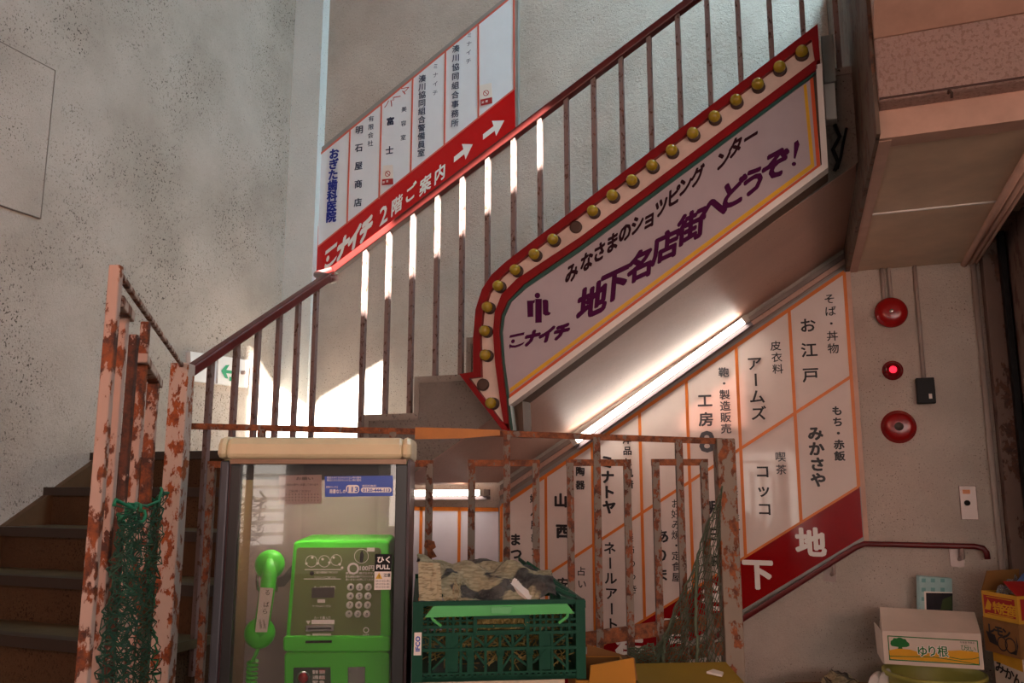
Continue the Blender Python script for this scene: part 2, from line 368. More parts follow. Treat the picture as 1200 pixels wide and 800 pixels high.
# ---- staircase to the second floor: flight away from us, landing, flight to the right
st = thing('staircase', 'concrete staircase climbing left flight, landing and right flight along the back wall', 'staircase', (XR, 3.2, 0))
NOS = [(3.10, .141), (2.86, -.024), (2.63, -.189), (2.41, -.354), (2.19, -.519), (1.96, -.684), (1.73, -.849), (1.50, -1.014), (1.27, -1.179)]
m = MB(); prof = [(XL, 1.27, 0)]
for i, (y, z) in enumerate(reversed(NOS)):
    prof += [(XL, y, Z(z-.165)) if i else (XL, y, 0), (XL, y, Z(z)-.03)]
prof = [V(p) for p in prof]; prof = [p for i, p in enumerate(prof) if i == 0 or (p-prof[i-1]).length > 1e-4]
prof += [V((XL, 3.138, Z(NOS[0][1])-.03)), V((XL, 3.138, 0))]
m.prism(prof, (XR-.02-XL, 0, 0)); m.build('riser_flight', 'terrazzo', st)
for i, (y, z) in enumerate(NOS):
    y1 = NOS[i-1][0]+.02 if i else YB
    if i == 0: continue
    m = MB(); m.mat('tread_top'); m.bx(XL, XR, y+.03, y1, Z(z)-.03, Z(z)); m.mat('nosing'); m.bx(XL, XR, y-.025, y+.03, Z(z)-.035, Z(z)+.002)
    m.build('tread', None, st)
m = MB(); m.mat('concrete'); m.bx(XL, XR, 3.14, YB, Z(0), Z(.139)); m.mat('nosing'); m.bx(XL, XR, 3.075, 3.13, Z(.106), Z(.142)); m.build('landing', None, st)
sk = [pX(0, 620, XL+.03), pX(110, 541, XL+.03)]; sl = (sk[1].z-sk[0].z)/(sk[1].y-sk[0].y)
zk = lambda y: sk[0].z+sl*(y-sk[0].y)
m = MB(); m.prism([(XL, 1.2, zk(1.2)), (XL, 3.1, zk(3.1)), (XL, 3.1, zk(3.1)-.42), (XL, 1.2, zk(1.2)-.42)], (.035, 0, 0)); m.build('skirting', 'skirting', st)
m = MB(); m.bx(XL, -3.2, YB-.02, YB, Z(.141), Z(.25)); m.bx(-3.2, -2.1, YB-.02, YB, Z(.141), Z(.25)); m.build('landing_skirting', 'concrete_edge', st)
# second flight
RUN, RISE, X0, Z0 = .26, .167, -2.04, .308
NS = 14
zs = lambda X: max(0, .62*(X+1.85))
saw = []
for i in range(NS):
    saw += [(X0+RUN*i, Z0-RISE+RISE*i if i else .141), (X0+RUN*i, Z0+RISE*i)]
XE = X0+RUN*NS; saw += [(XE, Z0+RISE*(NS-1))]
low = [(XE, zs(XE)), (-1.85, 0), (X0, 0)]
m = MB(); m.prism([(x, Y2, Z(z)) for x, z in saw+low], (0, .10, 0)); m.build('stringer', 'concrete', st)
m = MB()
for i in range(NS):
    x, z = X0+RUN*i, Z0+RISE*i
    m.bx(x-.004, x+RUN+.02, Y2-.008, Y2+.11, Z(z)-.026, Z(z)+.004); m.bx(x-.004, x+.022, Y2-.008, Y2+.11, Z(z-RISE)+.004, Z(z)-.026)
m.build('stringer_edge', 'concrete_edge', st)
m = MB(); sw2 = [(x, z-.06) for x, z in saw]; m.prism([(x, Y2+.10, Z(z)) for x, z in sw2+[(XE, zs(XE)+.02), (-1.85, .02), (X0, .02)]], (0, YB-Y2-.10, 0)); m.build('flight_body', 'concrete', st)
m = MB(); m.prism([(x, Y2+.005, Z(z)) for x, z in [(X0, -.002), (-1.85, -.002), (.15, zs(.15)-.002), (.15, zs(.15)+.03), (-1.85, .03), (X0, .03)]], (0, YB-Y2-.01, 0)); m.build('soffit', 'soffit', st)
m = MB(); m.bx(XL, X0, 3.12, YB, Z(-.012), Z(0)); m.build('landing_soffit', 'soffit', st)

# stair down to the basement
m = MB()
for i in range(14): m.bx(.22-.26*(i+1), .22-.26*i, 3.44, YB, -2.6, -.165*(i+1))
struct(m.build('floor_basement_stair', 'floor'))
m = MB(); m.bx(-3.5, .22, 3.30, 3.44, -2.6, -.12); struct(m.build('wall_basement', 'concrete'))

# mouldings between the soffit and the directory board
for k, (dz, yy, mt) in enumerate(((-.03, .030, 'alu_dark'), (-.065, .045, 'soffit'), (-.092, .03, 'alu_dark'))):
    m = MB(); m.prism([(-1.83, YB-yy, Z(zs(-1.83)+dz)), (.14, YB-yy, Z(zs(.14)+dz)), (.14, YB-yy, Z(zs(.14)+dz-.028)), (-1.83, YB-yy, Z(zs(-1.83)+dz-.028))], (0, yy, 0))
    struct(m.build('trim_%d' % (k+1), mt))
# conduit in the right corner, shutter frame
m = MB(); p0, p1 = pY(1143, 300, YB-.02), pY(1176, 720, YB-.02); xx = (p0.x+p1.x)/2
m.tube([(xx, YB-.02, 0), (xx, YB-.02, BZ+.02)], .014, 10); struct(m.build('trim_4', 'conduit'))
m = MB(); m.mat('steel_brown'); m.bx(xx+.03, .92, YB-.10, YB, 0, 3.4); m.mat('black'); m.bx(.80, .825, YB-.16, YB-.10, 0, 3.4); m.mat('steel_brown'); m.bx(.835, .95, YB-.55, YB-.10, 0, 3.4)
struct(m.build('door_1', None))

# ---- street behind the camera: opposite shop front, plus added sun blockers, their gap shaping the lit patch
m = MB(); m.bx(-10, 10, -9.0, -8.8, 0, 4.6); ob = struct(m.build('wall_opposite', 'facade'))
for i in range(26):
    m = MB(); m.bx(-10, -4.8, -8.8, -8.76, .1+.1*i, .15+.1*i); m.build('slat', 'window_dark', ob)
    if i > 16: break
for x0, x1, nm in ((-1.85, -.70, 'lit_window'), (.95, 1.62, 'lit_window')):  # glowing slats added to show as bright reflections in glass and board
    for k in range(9):
        m = MB(); m.bx(x0, x1, -8.8, -8.755, .45+.17*k, .57+.17*k); m.build(nm, 'shop_light', ob)
for x in (-4.6, 1.9, 3.6):
    m = MB(); m.bx(x, x+1.2, -8.8, -8.77, .4, 2.6); m.build('window', 'window_dark', ob)
m = MB(); m.prism([(-4.5, -8.8, 2.95), (-4.5, -7.6, 2.5), (-4.5, -7.6, 2.3), (-4.5, -8.8, 2.3)], (6, 0, 0)); struct(m.build('roof_awning', 'awning'))
YO = -.30
def back(p, y=YO):
    p = V(p); return p + SUN_DIR*((y-p.y)/SUN_DIR.y)
gap = [back(p) for p in [(-3.38, 4.62, Z(.0)), (-2.06, Y2, Z(.83)), (-1.08, Y2, Z(1.51)), (-1.13, Y2, Z(1.705)), (-1.93, Y2, Z(1.225))]]
gap += [back(pY(449, 426, YB)), back(pY(375, 470, YB)), back(pY(360, 482, 4.52)), back(pX(327, 462, XL)), back(pX(308, 432, XL)), back(pX(297, 412, XL)), back(pX(293, 414, XL)), back(pX(291, 520, XL))]
def wall_with_gap(name, x0, x1, z0, z1, hole, y, th):
    """A slab in the XZ plane with one polygonal opening."""
    b = bmesh.new(); ov = [b.verts.new((x, y, z)) for x, z in ((x0, z0), (x1, z0), (x1, z1), (x0, z1))]; hv = [b.verts.new((p.x, y, p.z)) for p in hole]
    es = [b.edges.new((ov[i], ov[(i+1) % 4])) for i in range(4)] + [b.edges.new((hv[i], hv[(i+1) % len(hv)])) for i in range(len(hv))]
    bmesh.ops.triangle_fill(b, edges=es, use_beauty=True)
    r = bmesh.ops.extrude_face_region(b, geom=list(b.faces)); bmesh.ops.translate(b, verts=[v for v in r['geom'] if isinstance(v, bmesh.types.BMVert)], vec=(0, th, 0))
    bmesh.ops.recalc_face_normals(b, faces=b.faces)
    me = bpy.data.meshes.new(name); b.to_mesh(me); b.free(); me.materials.append(M['arcade']); o = bpy.data.objects.new(name, me); C.objects.link(o); return o
LZ = min(p.z for p in gap) - .25
struct(wall_with_gap('wall_arcade_lintel', -4.5, 6.5, LZ, 9.0, gap, YO, .012))  # added unseen mask, its opening shaped to throw the sun patch
m = MB(); m.bx(-8, 9, -9.7, YO, LZ, LZ+.08); struct(m.build('roof_arcade', 'arcade'))  # added slab that keeps the sun off everything else
m = MB(); m.bx(4.0, 4.15, -.3, 4.0, 0, 7.6); struct(m.build('wall_passage', 'wall'))
print('LINTEL', LZ, [tuple(round(c, 2) for c in p) for p in gap])

# ================================================================ RAILING of the stairs
rl = thing('stair_railing', 'brown red handrail on slim rusty balusters climbing the stairs', 'railing', (XR, Y2, Z(.2)))
ra, rb = pX(213, 441, XR), pX(384, 325, XR)
j0, j1 = pY(392, 317, Y2+.04), pY(604, 157, Y2+.04)
sl2 = (j1.z-j0.z)/(j1.x-j0.x); jr = lambda X: j0.z+sl2*(X-j0.x)
jend = V((1.2, Y2+.04, jr(1.2)))
m = MB(); m.bar(ra, rb, .042, .036, XU); m.build('handrail', 'rail_red', rl, bevel=.006)
m = MB(); m.bar(j0, jend, .045, .036, YU); m.build('handrail', 'rail_red', rl, bevel=.006)
m = MB(); m.tube([rb+V((0, -.02, -.012)), rb+V((-.03, .10, .02)), j0+V((-.08, -.03, -.02)), j0+V((.02, 0, .012))], .019, 10); m.build('rail_joint', 'rail_red', rl)
for x, y in [(222, 434), (248, 418), (278, 400), (303, 384), (328, 368), (350, 354), (371, 343)]:
    p = pX(x, y, XR-.01)
    zt = max([.141-.165*math.ceil(max(0, (3.10-p.y)/.235)), -1.2]) if p.y < 3.1 else .141
    m = MB(); m.bar((p.x, p.y, Z(zt)-.12), (p.x, p.y, ra.z+(rb.z-ra.z)/(rb.y-ra.y)*(p.y-ra.y)), .018, .020, XU); m.build('baluster', 'baluster', rl)
for k in range(25):
    x = -2.09+.1297*k; i = math.floor((x-X0+.005)/RUN); zb = Z0+RISE*i if i >= 0 else .141
    m = MB(); m.bar((x, Y2+.04, Z(zb)-.02), (x, Y2+.04, jr(x)), .0205, .024, XU); m.build('baluster', 'baluster', rl)

# ================================================================ 2nd floor directory board on the back wall
YS = YB-.03
bd = thing('directory_board', 'white and red slanted upstairs directory board with two white arrows on back wall', 'sign', pY(480, 250, YB))
def q(lst, Y): return pts(lst, pY, Y)
m = MB(); m.prism(q([(369, 179), (607, -16), (607, 160), (367, 340)], YS), (0, .03, 0)); m.build('backing', 'alu', bd)
m = MB(); m.prism(q([(373, 182), (603, -7), (603, 106), (372, 289)], YS-.002), (0, .004, 0)); m.build('panel', 'board_white', bd)
m = MB(); m.prism(q([(372, 289), (603, 104), (604, 158), (369, 337)], YS-.004), (0, .006, 0)); m.build('red_band', 'red_acrylic', bd)
def vline(m, a, b, Y, wd): a, b = pY(*a, Y), pY(*b, Y); m.prism([a+V((-wd/2, 0, 0)), a+V((wd/2, 0, 0)), b+V((wd/2, 0, 0)), b+V((-wd/2, 0, 0))], (0, .004, 0))
def sline(m, a, b, Y, wd): a, b = pY(*a, Y), pY(*b, Y); m.prism([a+V((0, 0, wd/2)), b+V((0, 0, wd/2)), b-V((0, 0, wd/2)), a-V((0, 0, wd/2))], (0, .004, 0))
m = MB(); L1 = YS-.006
for a, b in [((373, 182), (371.5, 290)), ((410, 152), (406.5, 262)), ((447, 121), (444, 233)), ((483.6, 91), (481, 202)), ((522, 59), (520.6, 170)), ((560.3, 28), (560.5, 138)), ((602, -6), (602.5, 105))]:
    vline(m, a, b, L1, .011)
sline(m, (372, 183), (604, -8), L1, .014); sline(m, (372, 289), (604, 103), L1, .010)
m.build('divider_lines', 'salmon_line', bd)
def lettering(parent, mat, fn, onto=None):
    m = MB(); fn(m); o = m.build('lettering', mat, parent)
    if onto: o.parent = onto
    return o
def pxsize(px, p): return px*(V(p)-CAMP).dot(FW)/FPX
def vt(m, chars, a, b, px, Y, bold=.012, sx=1.0, shear=0, vert=True):
    A, B = pY(*a, Y), pY(*b, Y); m.vtext(chars, A, B, pxsize(px, A), XU, ZU, bold, shear, sx/.96, vert)
L2 = YS-.0085
lettering(bd, 'ink_blue', lambda m: vt(m, 'おぎた歯科医院', (391.5, 180), (388, 254), 13.5, L2, .045))
for a in (('有限会社', (435, 139), (434, 168), 7.5, L2, .01), ('明石屋商店', (421, 152), (419.5, 237), 10.5, L2, .022), ('美容室', (473.5, 128), (472.5, 161), 7, L2, .012), ('富士', (457.5, 142), (456.5, 176), 10.5, L2, .03),
          ('ミナイチ', (510.5, 77.5), (510, 108.5), 7, L2, .005), ('湊川協同組合警備員室', (495, 92), (493.5, 179), 9.6, L2, .02), ('ミナイチ', (550, 41), (549, 71.5), 7, L2, .005), ('湊川協同組合事務所', (534.3, 57), (533, 144), 9.6, L2, .02)):
    lettering(bd, 'ink_navy', lambda m: vt(m, *a))
lettering(bd, 'ink_red', lambda m: vt(m, 'パーマ', (456, 121), (474, 106), 12, L2, 0, 1, .25, False))
L3 = YS-.0075
def logo_mi(m, o, ex, ez):
    "katakana shaped trade mark lettering: bar, dot and swash, then slanted glyphs; o = lower left, ex = advance, ez = height"
    P = lambda x, y: o+ex*x+ez*y
    m.face([P(.02, .80), P(1.05, .80), P(1.10, 1.0), P(.06, 1.0)]) if True else 0
    c = [P(.28+.14*math.cos(t*math.pi/7), .50+.15*math.sin(t*math.pi/7)) for t in range(14)]; m.face(c)
    sw = [(.0, .22), (.06, .34), (.20, .22), (.45, .16), (.80, .20), (1.12, .28), (1.0, .12), (.75, .02), (.45, -.02), (.2, .03), (.10, .06), (.05, -.05)]
    m.face([P(*s) for s in sw])
    for i, ch in enumerate('ナイチ'): m.glyph(ch, P(1.62+1.02*i, .46), ex*1.12, ez*1.18, .085, .28)
def f(m):
    A, B = pY(380, 317, L3), pY(432, 276, L3); u = (B-A)/3.9
    logo_mi(m, A, u, ZU*pxsize(23, A))
    A, B = pY(449, 250, L3), pY(518, 195, L3)
    d = (B-A)/4; s = pxsize(24, A)
    for i, (ch, pt) in enumerate([('2', (451.5, 247)), ('階', (465, 240)), ('ご', (481, 226)), ('案', (498.5, 216)), ('内', (515.5, 203))]):
        p = pY(*pt, L3); hx = pxsize(18, p); dv = (B-A).normalized()*hx
        if ch == '2': p = p + V((hx*.2, 0, 0)); m.glyph(ch, p, dv*1.45, ZU*pxsize(30, p), .02, 0)
        else: m.glyph(ch, p, dv, ZU*pxsize(21, p), .03, .05)
lettering(bd, 'white_ink', f)
m = MB()
for (a, b) in [((532, 187), (554, 169)), ((566, 160.5), (591, 141))]:
    A, B = pY(*a, L3), pY(*b, L3); d = (B-A); n = ZU*pxsize(12, A)
    m.face([A-n*.28, A+n*.28, A+d*.5+n*.28, A+d*.42+n*.95, B, A+d*.62-n*.95, A+d*.55-n*.30])
m.build('arrow', 'white_ink', bd)
for k, c4 in enumerate([[(449, 194), (460, 193), (461, 216), (447.5, 217)], [(562, 100), (576, 97), (577, 121), (563.5, 124)]]):
    Q = q(c4, L2-.001); s = MB(); s.prism(Q, (0, .0012, 0))
    so_ = s.build('no_smoking_sticker', 'paper', None)
    tag(so_, ['small no smoking sticker low in the third column of the upstairs board', 'small no smoking sticker in the blank right column of the upstairs board'][k], 'sticker', 'no smoking stickers')
    cc = (Q[0]+Q[1]+Q[2]+Q[3])/4+V((0, -.0012, .008)); r = MB()
    r.mat('ink_red'); r.face([Q[3]+(Q[0]-Q[3])*.30+V((0, -.001, 0)), Q[2]+(Q[1]-Q[2])*.30+V((0, -.001, 0)), Q[2]+V((0, -.001, 0)), Q[3]+V((0, -.001, 0))])
    R = .020; ring = lambda rr: [cc+XU*rr*math.cos(t*math.pi/8)+ZU*rr*math.sin(t*math.pi/8) for t in range(16)]
    a, b = ring(R), ring(R*.75)
    for i in range(16): r.face([a[i], a[(i+1) % 16], b[(i+1) % 16], b[i]])
    r.face([cc+V((-.014, 0, .017)), cc+V((-.017, 0, .014)), cc+V((.014, 0, -.017)), cc+V((.017, 0, -.014))])
    r.mat('white_ink'); r.vtext('禁煙', Q[3]+(Q[1]-Q[3])*.14+V((.004, -.002, .0)), Q[3]+(Q[1]-Q[3])*.14+V((.030, -.002, .003)), .017, XU, ZU, .03, 0, 1, False)
    r.build('print', None, so_)

# ================================================================ basement directory board
YD = YB-.04
dr = thing('directory_board', 'large cream basement directory board with red band below the lit sloping tube', 'sign', pY(800, 560, YB))
LX, RX = -1.815, .105
zt = lambda x: pY(590, 593, YD).z + (pY(988, 319, YD).z-pY(590, 593, YD).z)/(RX-LX)*(x-LX)
zm = lambda x: pY(642, 672, YD).z + (pY(995, 442.6, YD).z-pY(642, 672, YD).z)/(.095+1.53)*(x+1.53)
zr = lambda x: pY(640, 796, YD).z + (pY(1008, 569, YD).z-pY(640, 796, YD).z)/(.111+1.543)*(x+1.543)
zq = lambda x: zr(x) - .245
S = lambda x, z, d=0: V((x, YD-d, z))
m = MB(); m.prism([S(LX-.015, zt(LX)+.03), S(RX+.012, zt(RX)+.03), S(RX+.012, zq(RX)-.012), S(LX-.015, zq(LX)-.012)], (0, .04, 0)); m.build('backing', 'alu', dr)
m = MB(); m.prism([S(LX, zt(LX), .002), S(RX, zt(RX), .002), S(RX, zr(RX), .002), S(LX, zr(LX), .002)], (0, .004, 0)); m.build('panel', 'board_pink', dr)
m = MB(); m.prism([S(LX, zr(LX), .004), S(RX+.004, zr(RX), .004), S(RX+.004, zq(RX), .004), S(LX, zq(LX), .004)], (0, .006, 0)); m.build('red_band', 'red_deep', dr)
m = MB()
DX = [LX, -1.543, -1.267, -.993, -.73, -.458, -.177, RX]
for x in DX: m.prism([S(x-.008, zt(x), .0045), S(x+.008, zt(x), .0045), S(x+.008, zr(x), .0045), S(x-.008, zr(x), .0045)], (0, .003, 0))
for fz, wd in ((zt, .022), (zr, .014)): m.prism([S(LX, fz(LX)+wd/2, .0047), S(RX, fz(RX)+wd/2, .0047), S(RX, fz(RX)-wd/2, .0047), S(LX, fz(LX)-wd/2, .0047)], (0, .003, 0))
m.prism([S(-1.543, zm(-1.543)+.009, .0049), S(RX, zm(RX)+.009, .0049), S(RX, zm(RX)-.009, .0049), S(-1.543, zm(-1.543)-.009, .0049)], (0, .003, 0))
m.build('divider_lines', 'orange_line', dr)
T = YD-.006
m = MB(); m.bx(RX+.008, RX+.03, YD-.006, YB, zq(RX)-.02, zt(RX)+.05); m.build('side_trim', 'beam_paint', dr)
for mat, items in [('ink', [('そば・丼物', (972, 350), (976.5, 408), 12.5, .012), ('お江戸', (946.5, 381), (950, 439), 18, .022)]),
                   ('ink', [('皮衣料', (909, 405), (911.5, 432), 12, .014), ('アームズ', (884, 425.5), (889, 484), 17.5, .022)]),
                   ('ink_grey', [('鞄・製造販売', (848, 436), (851, 502), 12, .02), ('工房', (826, 469), (827.5, 491), 17, .03)]),
                   ('ink', [('洋品と肌着', (734.5, 515), (737.5, 567), 10.5, .03), ('ミナトヤ', (711, 541), (714, 594), 16, .05)]),
                   ('ink', [('陶器', (680, 552), (680, 568), 11, .035), ('山西', (657, 586), (659.5, 622), 16.5, .055)]),
                   ('ink', [('婦人服雑貨', (626, 584), (628, 646), 10.5, .03), ('まつや', (604, 632), (606, 665), 14.5, .045)]),
                   ('ink', [('もち・赤飯', (981, 481), (984, 534), 11.5, .04), ('みかさや', (955.5, 507.5), (959, 562), 17, .045)]),
                   ('ink_grey', [('喫茶', (914.5, 535), (915.5, 550), 12, .015)]), ('ink', [('コッコ', (893.5, 552), (896, 596), 17, .022)]),
                   ('ink_grey', [('中華・洋食', (858, 561), (861.5, 622), 11.5, .02)]), ('ink', [('明石軒', (834, 594), (837, 658), 16, .04)]),
                   ('ink', [('お好み焼・定食屋', (792, 590), (793, 676), 11, .01), ('ありま', (776, 628), (775, 673), 16, .035)]),
                   ('ink', [('装飾めっき', (737, 629), (742, 690), 11, .012), ('ネールアート', (714.5, 642), (717.5, 731), 15, .025)]),
                   ('ink', [('占い', (681, 669), (682, 684), 11, .014), ('安田', (660, 684), (661, 716), 15, .03)])]:
    for s_, a, b, px, bo in items: lettering(dr, mat, lambda m: vt(m, s_, a, b, px, T, bo))
lettering(dr, 'ink_grey', lambda m: m.glyph('8', pY(830, 516, T)+V((.035, 0, 0)), XU*.17, ZU*.155, .025))
def f(m):
    for ch, pt, s in [('地', (950, 635), 34), ('下', (888, 672), 36), ('名', (838, 700), 33), ('店', (792, 738), 33), ('街', (738, 762), 33)]:
        p = pY(*pt, T-.002); m.glyph(ch, p, (XU+ZU*.0)*pxsize(s, p), ZU*pxsize(s, p), .045)
lettering(dr, 'white_ink', f)
# plain panels left of it, under the landing
pn = thing('wall_panel_board', 'low blank white panels with orange dividers under the landing', 'sign', pY(530, 640, YB))
zl = pY(530, 594, YD).z
m = MB(); m.bx(-3.0, LX-.02, YD+.004, YB, Z(-1.2), zl); m.build('panel', 'board_lilac', pn)
m = MB(); m.bx(-3.0, LX-.02, YD, YD+.004, zl-.022, zl)
for x in (493, 538): X = pY(x, 620, YD).x; m.bx(X-.009, X+.009, YD, YD+.004, Z(-1.2), zl)
m.bx(-2.75, -2.735, YD, YD+.004, Z(-1.2), zl); m.build('divider_lines', 'orange_line', pn)

# fluorescent lamps
def lamp(label, a, b, down, grp):
    d = (b-a).normalized(); t = thing('fluorescent_lamp', label, 'lamp', (a+b)/2, grp)
    n = V((0, -1, 0)); s = d.cross(n)
    if s.z > 0: s = -s
    m = MB(); m.bar(a-d*.03, b+d*.03, .046, .035, n).bar(a-d*.03+s*.03+n*.0, b+d*.03+s*.03, .05, .018, n); fx_ = m.build('fixture', 'fixture', t)
    m = MB(); m.tube([a+n*.05, b+n*.05], .0165, 14); m.build('tube', 'tube', t)
    for p, e in ((a, -1), (b, 1)):
        m = MB(); m.bar(p+n*.05+d*e*.002, p+n*.05+d*e*.03, .04, .04, n); m.bar(p+d*e*.016, p+n*.06+d*e*.016, .03, .03, d); sub(m.build('lamp_holder', 'tube_off', t), fx_)
lamp('lit white fluorescent tube sloping along the top of the basement board', pY(679, 516, YB-.07), pY(872, 378, YB-.07), 1, 'fluorescent tubes')
lamp('lit white fluorescent tube mounted level under the landing', pY(452, 578.5, YB-.07)+V((0, 0, .004)), pY(567, 577, YB-.07), 1, 'fluorescent tubes')

# ================================================================ the arrow sign with bulbs
YN = 3.20
ns = thing('arrow_sign', 'large red arrow sign with yellow bulbs pointing down to the basement shops', 'sign', pY(760, 300, Y2))
L0 = [(597.5, 505), (588, 503), (538, 438), (554.4, 435.5), (554.4, 395), (557, 363), (564.5, 339), (576, 321.7), (592, 307), (625, 281.5), (958, 28)]
Lb = [(595.5, 497), (586.5, 493), (549.5, 443), (563.5, 441.5), (562.5, 395), (565.5, 366), (573, 343), (587.5, 323.5), (605, 308.5), (641, 281), (951, 46)]
Lc = [(590, 494), (586, 470), (580, 424), (577.6, 389), (579.5, 366), (587.5, 345), (605, 327), (680, 277.5), (957, 69)]
Ld = [(596.5, 504), (592.5, 465), (587.5, 424), (584.8, 389), (586.8, 369), (594.7, 352), (613, 333), (680, 287), (958, 80)]
Le = [(601.5, 504), (596.5, 465), (591, 424), (588.6, 389), (591, 370.5), (599, 353), (616, 337.5), (680, 294), (952, 90)]
n_ = lambda lst, y=YN: pts(lst, pY, y)
body = n_([(554.4, 435.5), (554.4, 395), (557, 363), (564.5, 339), (576, 321.7), (592, 307), (625, 281.5), (958, 28), (970, 195), (597, 474), (601, 504), (588, 503), (538, 438)], YN+.03)
m = MB(); m.prism(body, (0, Y2-YN-.032, 0)); m.build('body', 'brown_metal', ns)
m = MB(); m.strip(n_(L0, YN), n_(Lb, YN), (0, .05, 0)); m.prism(n_([(951, 46), (958, 28), (961, 70), (955, 72)], YN), (0, .05, 0)); m.build('outer_frame', 'sign_red', ns)
ch = n_(Lb[1:], YN+.022) + n_(Lc[::-1], YN+.022)
m = MB(); m.prism(ch, (0, .02, 0)); m.build('bulb_channel', 'channel', ns)
m = MB(); m.strip(n_(Lc, YN), n_(Ld, YN), (0, .05, 0)); m.build('inner_frame', 'sign_red', ns)
m = MB(); m.strip(n_(Ld, YN+.012), n_(Le, YN+.012), (0, .04, 0)); m.build('green_edge', 'sign_green', ns)
F = n_(Le[1:], YN+.02) + n_([(962, 194), (597, 467)], YN+.02)
m = MB(); m.prism(F, (0, .02, 0)); m.build('face', 'face_lilac', ns)
yl = YN+.018
m = MB(); m.prism(n_([(597.5, 455), (597.5, 460), (954.5, 195), (945, 98), (941.5, 100), (950, 192.5)], yl), (0, .003, 0)); m.build('yellow_line', 'yellow_line', ns)
m = MB(); m.prism(n_([(597, 462), (597, 467), (961.5, 196.5), (953, 90), (949, 93), (957, 194)], yl), (0, .003, 0)); m.build('orange_line', 'sign_orange', ns)
m = MB(); m.prism(n_([(596, 467), (596.5, 475), (970.5, 196), (963, 193)], YN), (0, .06, 0)).prism(n_([(963, 193), (970.5, 196), (963, 74), (956, 76)], YN), (0, .06, 0)); m.build('white_edge', 'white_strip', ns)
m = MB(); m.prism(n_([(600, 474), (612, 466), (614, 512), (602, 512)], YN+.10), (0, .10, 0)); m.build('support', 'brown_metal', ns)
bz = [(700, 75), (657, 105), (615, 138), (573, 169), (531, 201), (489, 233), (448, 266), (410, 295), (371, 324), (333, 353), (295, 383), (259, 411), (218, 438), (182, 467), (145, 497), (112, 528), (91, 569), (86, 615), (87, 662), (78, 718), (98, 755)]
for i, (a, b) in enumerate(bz):
    c = pY(520+a*.6, 20+b*.6, YN+.022); m = MB(); m.mat('socket'); m.lathe(c, (0, -1, 0), [(.026, 0), (.026, .012), (.018, .014)] + ([(0, .006)] if i in (11, 19) else [(0, .014)]), 16); so2 = m.build('socket', None, ns)
    if i in (11, 19): so2['label'] = 'empty bulb socket'
    else:
        m = MB(); m.mat('bulb'); m.lathe(c, (0, -1, 0), [(.012, .012), (.019, .02), (.0235, .032), (.0235, .040), (.019, .051), (.010, .058), (0, .060)], 16); sub(m.build('bulb', None, ns), so2)
tl = YN+.0185
def f(m):
    for chs, lst in [('みなさまのショッピング', [(671, 319), (687, 305), (702, 296), (717, 284), (733, 272), (748.5, 260), (763.5, 256), (776.5, 242), (790, 233), (806, 220)])]:
        chs = 'みなさまのショツピング'
        cs = [(668.5, 320), (687, 305.5), (702, 294), (717.5, 283), (732.5, 272), (747, 262.5), (761.5, 257), (775, 242), (790, 229), (805, 216), (0, 0)]
        for chh, c in zip(chs, [(670, 319), (687.5, 306), (702.5, 295), (717.5, 284), (732.5, 272), (747, 262.5), (761, 256), (775, 242.5), (789.5, 230), (803, 217), (817.5, 206)]):
            p = pY(*c, tl); s = pxsize(20, p); m.glyph(chh, p, (XU+ZU*.45)*s*.82, ZU*s*1.15, .05, .12)
    for chh, c in [('ン', (848, 186)), ('タ', (862, 172)), ('ー', (880, 160))]:
        p = pY(*c, tl); s = pxsize(20, p); m.glyph(chh, p, (XU+ZU*.5)*s*.9, ZU*s*1.15, .05, .12)
lettering(ns, 'maroon', f)
def f(m):
    for chh, c, sz in [('地', (694, 352), 37), ('下', (720, 333), 36), ('名', (751, 310), 33), ('店', (780, 288), 33), ('街', (810, 265), 34), ('へ', (836, 243), 34), ('ど', (859, 226), 32), ('う', (883, 212), 31), ('ぞ', (909, 192), 34)]:
        p = pY(*c, tl); s = pxsize(sz, p); m.glyph(chh, p, (XU+ZU*.38)*s, ZU*s*1.08, .05, .12)
    p = pY(934, 181, tl); a = pxsize(1, p)
    m.face([p+V((2*a, 0, 18*a)), p+V((-2.5*a, 0, 15*a)), p+V((-4*a, 0, -4*a)), p+V((-2*a, 0, -5*a)), p+V((3.5*a, 0, 12*a))])
    c = p+V((-4*a, 0, -11*a)); m.face([c+XU*2.6*a*math.cos(t*.6283)+ZU*2.6*a*math.sin(t*.6283) for t in range(10)])
lettering(ns, 'purple', f)
m = MB(); e = lambda x, y: pY(580+x*.15, 320+y*.15, tl)
m.face([e(332+22*math.cos(t*math.pi/8), 174+22*math.sin(t*math.pi/8)) for t in range(16)])
m.face([e(315, 200), e(366, 200), e(366, 385), e(315, 388)])
m.face([e(250, 215), e(300, 212), e(300, 340), e(255, 343)]); m.face([e(296, 213), e(312, 205), e(312, 228), e(296, 240)])
m.face([e(372, 210), e(395, 205), e(415, 212), e(418, 240), e(418, 300), e(438, 310), e(425, 328), e(395, 332), e(375, 318)])
m.build('emblem', 'purple', ns)
lettering(ns, 'purple', lambda m: logo_mi(m, pY(596.5, 408.5, tl), (pY(666, 394, tl)-pY(596.5, 408.5, tl))/4.1, ZU*pxsize(16, pY(630, 400, tl))))
